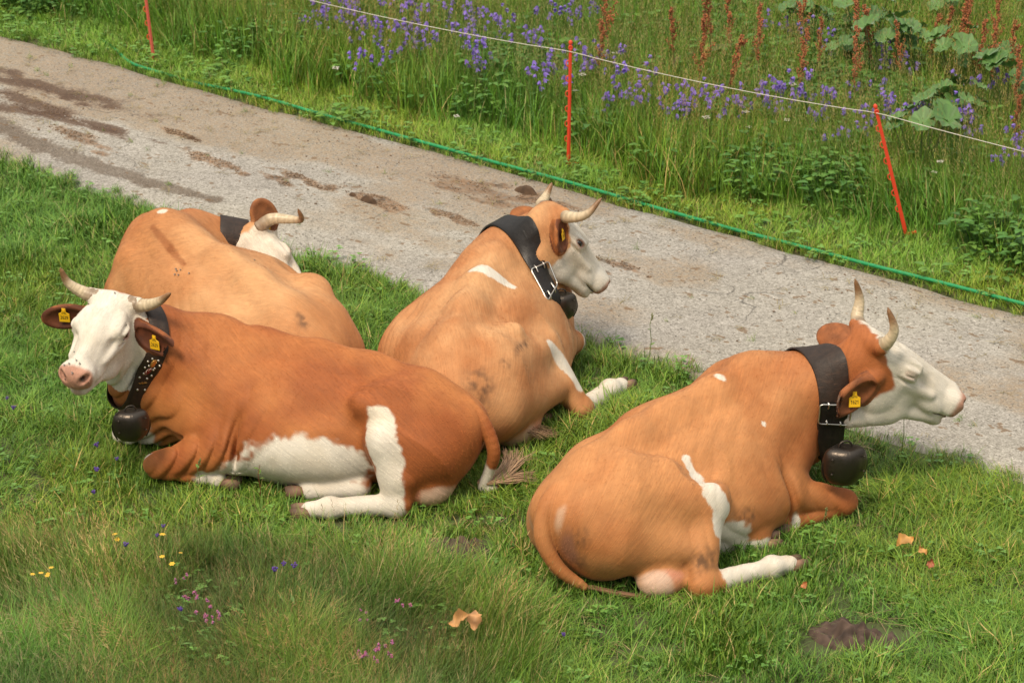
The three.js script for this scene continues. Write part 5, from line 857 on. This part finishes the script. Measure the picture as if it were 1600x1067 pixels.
{
  const protos = [];
  for (let k = 0; k < 3; k++) {
    const r = rng(400 + k), t = thing('butterbur', 'clump of large pale green butterbur leaves in the meadow', 'plant', [0, 0, 0], 0, 'broad-leaved plants in the meadow');
    for (let i = 0; i < 9; i++) {
      const a = i * 0.7 + r(), h = 0.36 + 0.16 * r(), d = 0.06 + 0.14 * r(), cx = Math.cos(a) * d, cz = Math.sin(a) * d, R = 0.045 + 0.04 * r(), S = new Sheet(), n = 24, tiltx = Math.cos(a) * 0.5, tiltz = Math.sin(a) * 0.5, col = mix3([0.06, 0.16, 0.032], [0.13, 0.27, 0.06], r());
      S.stalk([0, 0, 0], [cx, h, cz], 0.004, [0.12, 0.18, 0.06], 5);
      const b0 = S.p.length / 3; S.p.push(cx, h - 0.01, cz); S.c.push(...col.map(v => v * 1.25));
      for (const ring of [0.5, 1]) for (let j = 0; j < n; j++) { const t2 = j / n * 6.283, notch = j === 0 ? 0.45 : 1, rr = R * ring * notch * (1 + 0.12 * noise2(j * 1.7 + k, i * 3.3) * ring), x = Math.cos(t2) * rr, z = Math.sin(t2) * rr; S.p.push(cx + x, h + 0.009 * Math.sin(j * 2.6) * ring + R * 0.35 * ring * ring * (0.6 + 0.6 * noise2(j * 0.6, i * 2.1 + k)) + 0.006 * ring - (x * tiltx + z * tiltz), cz + z); S.c.push(...col.map(v => v * (j % 3 ? 0.88 : 1.25))); }
      for (let j = 0; j < n; j++) { const e = (j + 1) % n; S.i.push(b0, b0 + 1 + e, b0 + 1 + j, b0 + 1 + j, b0 + 1 + e, b0 + 1 + n + j, b0 + 1 + e, b0 + 1 + n + e, b0 + 1 + n + j); }
      mesh('leaf', S.geo(), broadLeafMat, t);
    }
    protos.push({ o: t });
  }
  place(protos, [[2.92, -18.1], [3.08, -18.26], [2.72, -17.5], [2.43, -19.6], [3.21, -19.13], [3.51, -19.28], [2.87, -19.36], [2.63, -20.1], [2.2, -20.1], [3.33, -20.6], [2.95, -17.95], [3.45, -18.5], [2.7, -19.2]], 51, { lean: 0.2, size: 1.0 });
}
{
  const t = thing('umbel_flower', 'small white umbel flower in the verge meadow', 'flower', [0, 0, 0], 0, 'white umbel flowers'), S = new Sheet(), P = new Sheet(), r = rng(8);
  S.stalk([0, 0, 0], [0.01, 0.3, 0], 0.0016, [0.09, 0.17, 0.04], 3); for (let i = 0; i < 9; i++) { const a = i * 0.698, q = 0.022 * (i % 2 ? 1 : 0.6); S.stalk([0.01, 0.3, 0], [0.01 + Math.cos(a) * q, 0.325, Math.sin(a) * q], 0.0007, [0.12, 0.2, 0.05], 3); for (let j = 0; j < 3; j++) P.puff([0.01 + Math.cos(a) * q + (r() - 0.5) * 0.01, 0.327, Math.sin(a) * q + (r() - 0.5) * 0.01], 0.005, [0.72, 0.70, 0.60], 0.5, 5); }
  mesh('stem', S.geo(), leafMat, t); mesh('flower_head', P.geo(), petalMat, t);
  place([{ o: t }], [[0.74, -19.4], [0.13, -19.1], [1.58, -18.15], [1.86, -18.08], [1.97, -18.65], [2.72, -17.1], [2.8, -17.05], [1.32, -18.0], [-2.14, -21.0], [1.62, -18.05], [0.45, -18.9], [0.5, -19.0], [0.42, -19.2], [-0.4, -18.3], [-1.3, -19.2]], 61, { lean: 0.3 });
}
function smallFlower(name, label, group, colr, shape, list, seed, size) {
  const t = thing(name, label, 'flower', [0, 0, 0], 0, group), S = new Sheet(), P = new Sheet(), r = rng(seed), n = shape === 'spray' ? 4 : 1;
  for (let i = 0; i < n; i++) {
    const x = (r() - 0.5) * 0.05 * (n > 1), z = (r() - 0.5) * 0.05 * (n > 1), h = 0.19 + 0.06 * r(); S.stalk([x, 0, z], [x * 1.5, h, z * 1.5], 0.0011, [0.08, 0.15, 0.03], 3); S.leaf([x, h * 0.4, z], [1, 0.6, r() - 0.5], [0, 1, 0], 0.04, 0.006, [0.08, 0.16, 0.03], 2, 0.2);
    if (shape === 'disc') for (let j = 0; j < 6; j++) { const a = j * 1.047; P.leaf([x * 1.5, h, z * 1.5], [Math.cos(a), 0.35, Math.sin(a)], [0, 1, 0], 0.013, 0.006, colr, 2, 0.2); }
    else for (let j = 0; j < 14; j++) { const a = r() * 6.283, q = 0.009 * r(); P.puff([x * 1.5 + Math.cos(a) * q, h + 0.016 * (r() - 0.4), z * 1.5 + Math.sin(a) * q], 0.0042, colr.map(v => v * (0.7 + 0.6 * r())), 1, 4); }
  }
  mesh('stem', S.geo(), leafMat, t); mesh('flower_head', P.geo(), petalMat, t);
  place([{ o: t }], list, seed + 1, { lean: 0.5, size });
}
const low = 1 - 0.2 / 6.36, dn = l => l.map(([x, z]) => [x * low, z * low]);
smallFlower('yellow_flower', 'small yellow flower in the near left grass', 'yellow flowers on the bank', [0.72, 0.46, 0.03], 'disc', dn([[-1.65, -12.19], [-1.75, -12.26], [-2.23, -11.89], [-2.18, -11.83], [-2.24, -11.73], [-1.94, -12.33], [-2.12, -12.65], [-2.25, -11.95], [-2.3, -11.8], [-1.6, -12.0], [-1.68, -12.05], [-2.0, -12.45]]), 71, 1.15);
smallFlower('violet_flower', 'dark violet button flower in the foreground grass', 'violet flowers on the bank', [0.12, 0.055, 0.34], 'puff', dn([[-2.73, -13.69], [-2.81, -14.08], [-2.15, -13.23], [-2.08, -13.23], [-2.12, -12.76], [-1.76, -12.47], [-1.1, -11.83], [-1.04, -11.77], [-1.12, -11.7], [-1.92, -11.89], [-1.75, -12.34], [-1.43, -11.18], [-2.2, -12.9], [0.3, -11.3]]), 73, 1.3);
smallFlower('pink_thyme', 'sprig of pink thyme in the foreground grass', 'pink thyme in the foreground', [0.48, 0.16, 0.33], 'spray', dn([[-1.61, -11.93], [-1.51, -11.64], [-1.39, -11.33], [-1.36, -11.24], [-0.66, -11.21], [-0.7, -11.15], [-0.61, -11.12], [-0.58, -11.07], [-0.7, -11.61], [-0.51, -11.61], [-0.64, -11.02], [-1.45, -11.45]]), 75, 0.9);
// dry leaves lying on the grass
{
  const leafGeo = (k, c) => { const r = rng(k), n = 9, m = 7, pos = [], col = [], idx = []; for (let i = 0; i <= n; i++) for (let j = 0; j <= m; j++) { const f = i / n, g = j / m * 2 - 1, w = 0.042 * Math.sin(Math.PI * clamp(f * 0.96 + 0.03)) * (1 + 0.2 * Math.sin(f * 21)), x = (f - 0.5) * 0.12, z = g * w; pos.push(x, 0.012 * Math.sin(f * 5 + k) + 0.02 * g * g * (1 + Math.sin(f * 7 + k)) + 0.006 * noise3(x * 60, z * 60, k), z); const q = 0.75 + 0.4 * noise3(x * 50, k, z * 50); col.push(c[0] * q, c[1] * q, c[2] * q); } for (let i = 0; i < n; i++) for (let j = 0; j < m; j++) { const a = i * (m + 1) + j; idx.push(a, a + 1, a + m + 1, a + 1, a + m + 2, a + m + 1); } const g = new THREE.BufferGeometry(); g.setAttribute('position', new THREE.Float32BufferAttribute(pos, 3)); g.setAttribute('color', new THREE.Float32BufferAttribute(col, 3)); g.setIndex(idx); g.computeVertexNormals(); return g; };
  const dry = [['two-lobed pale orange dead leaf at the bottom centre', -0.24, -11.18, 0.3, 0.85, [0.56, 0.30, 0.11]], ['pale orange dead leaf beside it at the bottom centre', -0.17, -11.19, 1.5, 0.8, [0.56, 0.29, 0.12]], ['upright orange dead leaf right of the nearest cow', 1.93, -12.2, 0.4, 0.8, [0.58, 0.31, 0.09]], ['small orange dead leaf just below the upright one', 2.0, -12.1, 2.2, 0.45, [0.56, 0.3, 0.09]], ['reddish dead leaf lowest of the three at the right', 2.02, -11.96, 1.2, 0.45, [0.42, 0.14, 0.07]], ['tiny orange dead leaf below the hind hoof of the right cow', 1.39, -11.75, 0.7, 0.35, [0.55, 0.22, 0.08]]];
  dry.forEach(([label, x, z, a, s, c], i) => { const m = tag(mesh('dead_leaf', leafGeo(500 + i, c), leafMat, scene), label, 'leaf'); m.position.set(x, groundY(x, z) + (i < 2 ? 0.2 : 0.11), z); m.rotation.set(0.45, a, 0.2); m.scale.setScalar(s); });
}
// bare soil, and clods of dung on the lane
const soilMat = new THREE.MeshStandardMaterial({ vertexColors: true, roughness: 1 });
function lumpy(rx, rz, h, seed, n = 40, cc = [0.085, 0.055, 0.04]) {
  const pos = [], col = [], idx = [], m = Math.round(n / 3); for (let i = 0; i <= m; i++) for (let j = 0; j < n; j++) { const f = i / m, a = j / n * 6.283, e = 1 + 0.28 * noise2(Math.cos(a) * 2 + seed, Math.sin(a) * 2), x = Math.cos(a) * rx * f * e, z = Math.sin(a) * rz * f * e, k = fbm3(x * 22, seed, z * 22, 3); pos.push(x, h * (1 - f ** 5) * (0.75 + 1.1 * k) + h * 0.2 * k - 0.012 * f ** 4, z); const q = 0.8 + 0.8 * fbm3(x * 40, seed + 3, z * 40, 2); col.push(...cc.map(v => v * q)); }
  for (let i = 0; i < m; i++) for (let j = 0; j < n; j++) { const a = i * n + j, b = i * n + (j + 1) % n; idx.push(a, b, a + n, b, b + n, a + n); } const g = new THREE.BufferGeometry(); g.setAttribute('position', new THREE.Float32BufferAttribute(pos, 3)); g.setAttribute('color', new THREE.Float32BufferAttribute(col, 3)); g.setIndex(idx); g.computeVertexNormals(); return g;
}
for (const [x, z, rx, rz, turn, s] of [[-0.27, -12.28, 0.17, 0.13, 0.2, 1], [1.61, -11.39, 0.26, 0.13, 0.65, 9]]) { const m = mesh('bare_soil', lumpy(rx, rz, 0.055, s, 54, [0.095, 0.063, 0.048]), soilMat, scene); m.position.set(x, groundY(x, z) + 0.012, z); m.rotation.y = -turn; m.userData.kind = 'structure'; }
for (const [label, s, t, rx, rz, h] of [['dark clod of dung in the middle of the lane', -11.62, -12.80, 0.075, 0.03, 0.028], ['small dark clod beside the larger one on the lane', -11.78, -12.82, 0.03, 0.02, 0.016], ['crumbled brown dung at the hose edge behind the middle cow', -10.95, -13.62, 0.085, 0.04, 0.03], ['dark crumb of dung close to the horns of the middle cow', -10.72, -13.55, 0.05, 0.03, 0.026], ['tiny brown crumb on the lane above the right cow', -7.75, -12.75, 0.022, 0.015, 0.012], ['brown dung flake left of the curled cow\'s ear', -13.45, -12.98, 0.05, 0.02, 0.012]]) {
  const [x, z] = laneXZ(s, t), m = tag(mesh('dung_clod', lumpy(rx, rz, h, s * 3, 26, [0.10, 0.06, 0.035]), soilMat, scene), label, 'dung'); m.position.set(x, 0.032, z); m.rotation.y = -0.68;
}
// single tall stalks in front of the cows
{
  const weed = (label, x, z, h, redS, leafy, seed) => { const r = rng(seed), t = thing('weed_stalk', label, 'plant', [x, groundY(x, z), z]), S = new Sheet(), L = new Sheet(), c = redS ? [0.22, 0.05, 0.03] : [0.14, 0.2, 0.05]; const p = [[0, 0, 0], [0.01, h * 0.4, 0.0], [0.0, h * 0.75, 0.005], [0.012, h, 0]]; for (let i = 0; i < 3; i++) S.stalk(p[i], p[i + 1], 0.0028 - 0.0005 * i, c, 5); for (let i = 0; i < leafy; i++) { const a = r() * 6.283, f = 0.3 + 0.7 * i / leafy; L.leaf([0.006, h * f, 0], [Math.cos(a), 0.6, Math.sin(a)], [0, 1, 0], 0.035, 0.009, [0.12, 0.21, 0.04], 3, 0.2); } if (!redS) for (let i = 0; i < 14; i++) L.puff([0.012 + (r() - 0.5) * 0.012, h * (0.86 + 0.15 * i / 14), (r() - 0.5) * 0.012], 0.004, [0.16, 0.17, 0.05], 1.6, 4); mesh('stem', S.geo(), leafMat, t); mesh('leaves', L.geo(), leafMat, t); };
  weed('red-stemmed weed standing before the front cow\'s belly', -1.30, -12.86, 0.23, true, 6, 3);
  weed('tall grass stalk at the lane edge right of the middle cow', 0.79, -14.73, 0.28, false, 2, 4);
  weed('thin grass stalk below the chin of the right cow', 2.06, -13.35, 0.42, false, 2, 5);
  weed('curved seed stalk before the front cow\'s foreleg', -1.62, -12.95, 0.22, false, 3, 6);
  weed('grass stalk standing in front of the right cow\'s bell', 1.52, -12.18, 0.30, false, 1, 7);
}
// flies
{
  const flyB = new THREE.SphereGeometry(0.003, 8, 6).scale(1.4, 0.8, 0.9), flyW = new THREE.CircleGeometry(0.004, 8).scale(1.3, 0.6, 1).rotateX(-Math.PI / 2), fm = std([0.012, 0.011, 0.012], 0.5), wm = std([0.16, 0.15, 0.14], 0.4, { side: THREE.DoubleSide });
  const fly = (C, p, group, label) => { let n = [0, 0, 0]; for (let k = 0; k < 12; k++) { const d = C.F.at(...p), e = 0.004; n = norm3([C.F.at(p[0] + e, p[1], p[2]) - C.F.at(p[0] - e, p[1], p[2]), C.F.at(p[0], p[1] + e, p[2]) - C.F.at(p[0], p[1] - e, p[2]), C.F.at(p[0], p[1], p[2] + e) - C.F.at(p[0], p[1], p[2] - e)]); p = add3(p, n, -d * 0.8); } p = add3(p, n, 0.005);
    const w = V(...C.M(p)).applyAxisAngle(V(0, 1, 0), C.yaw).add(C.root.position), t = thing('fly', label, 'fly', w.toArray(), 0, group); t.quaternion.setFromUnitVectors(V(0, 1, 0), V(...C.M(n)).applyAxisAngle(V(0, 1, 0), C.yaw)); mesh('body', flyB, fm, t); for (const s of [1, -1]) { const m = mesh('wing', flyW, wm, t); m.position.set(-0.003, 0.003, 0.003 * s); m.rotation.y = 0.5 * s; } };
  for (const q of [[0.52, -0.03, 0.03], [0.53, -0.04, 0.05], [0.51, -0.03, -0.02], [0.54, -0.09, -0.03], [0.53, -0.1, 0.01], [0.19, -0.09, -0.12], [0.2, -0.06, -0.14], [0.17, -0.03, -0.11], [0.22, -0.07, -0.12], [0.1, 0, 0.09], [0.42, -0.02, 0.07], [0.0, 0.02, -0.01], [0.55, -0.06, 0.0], [0.5, -0.02, 0.0]]) fly(cows.front, cows.front.HP(...q), 'flies on the front cow\'s face', 'fly sitting on the white face of the front cow');
  for (const q of [[-0.02, 0.72, -0.26], [-0.04, 0.72, -0.24], [-0.03, 0.7, -0.28], [0.0, 0.72, -0.25], [-0.06, 0.7, -0.27], [-0.12, 0.7, -0.22], [-0.3, 0.72, 0.1]]) fly(cows.curled, q, 'flies on the curled cow\'s back', 'fly sitting on the back of the curled cow');
}
// alike plants that can be told apart by where they stand: name their place in the row
{
  const ord = ['first', 'second', 'third', 'fourth', 'fifth', 'sixth', 'seventh', 'eighth', 'ninth', 'tenth', 'eleventh', 'twelfth', 'thirteenth', 'fourteenth', 'fifteenth', 'sixteenth', 'seventeenth', 'eighteenth', 'nineteenth', 'twentieth', 'twenty-first', 'twenty-second', 'twenty-third', 'twenty-fourth', 'twenty-fifth'];
  const rows = { sorrel_plant: 'rust brown seeding dock in the meadow', butterbur: 'broad-leaved butterbur clump in the meadow', umbel_flower: 'small white umbel flower in the meadow', yellow_flower: 'small yellow flower on the near bank', violet_flower: 'dark violet button flower in the near grass', pink_thyme: 'pink thyme sprig in the foreground grass' };
  for (const k in rows) { const L = scene.children.filter(o => o.name.replace(/_\d{3}$/, '') === k).sort((a, b) => a.position.x / -a.position.z - b.position.x / -b.position.z); L.forEach((o, i) => { o.userData.label = `${rows[k]}, ${ord[i]} from the left`; }); }
}
shade(scene);
renderer.render(scene, camera);
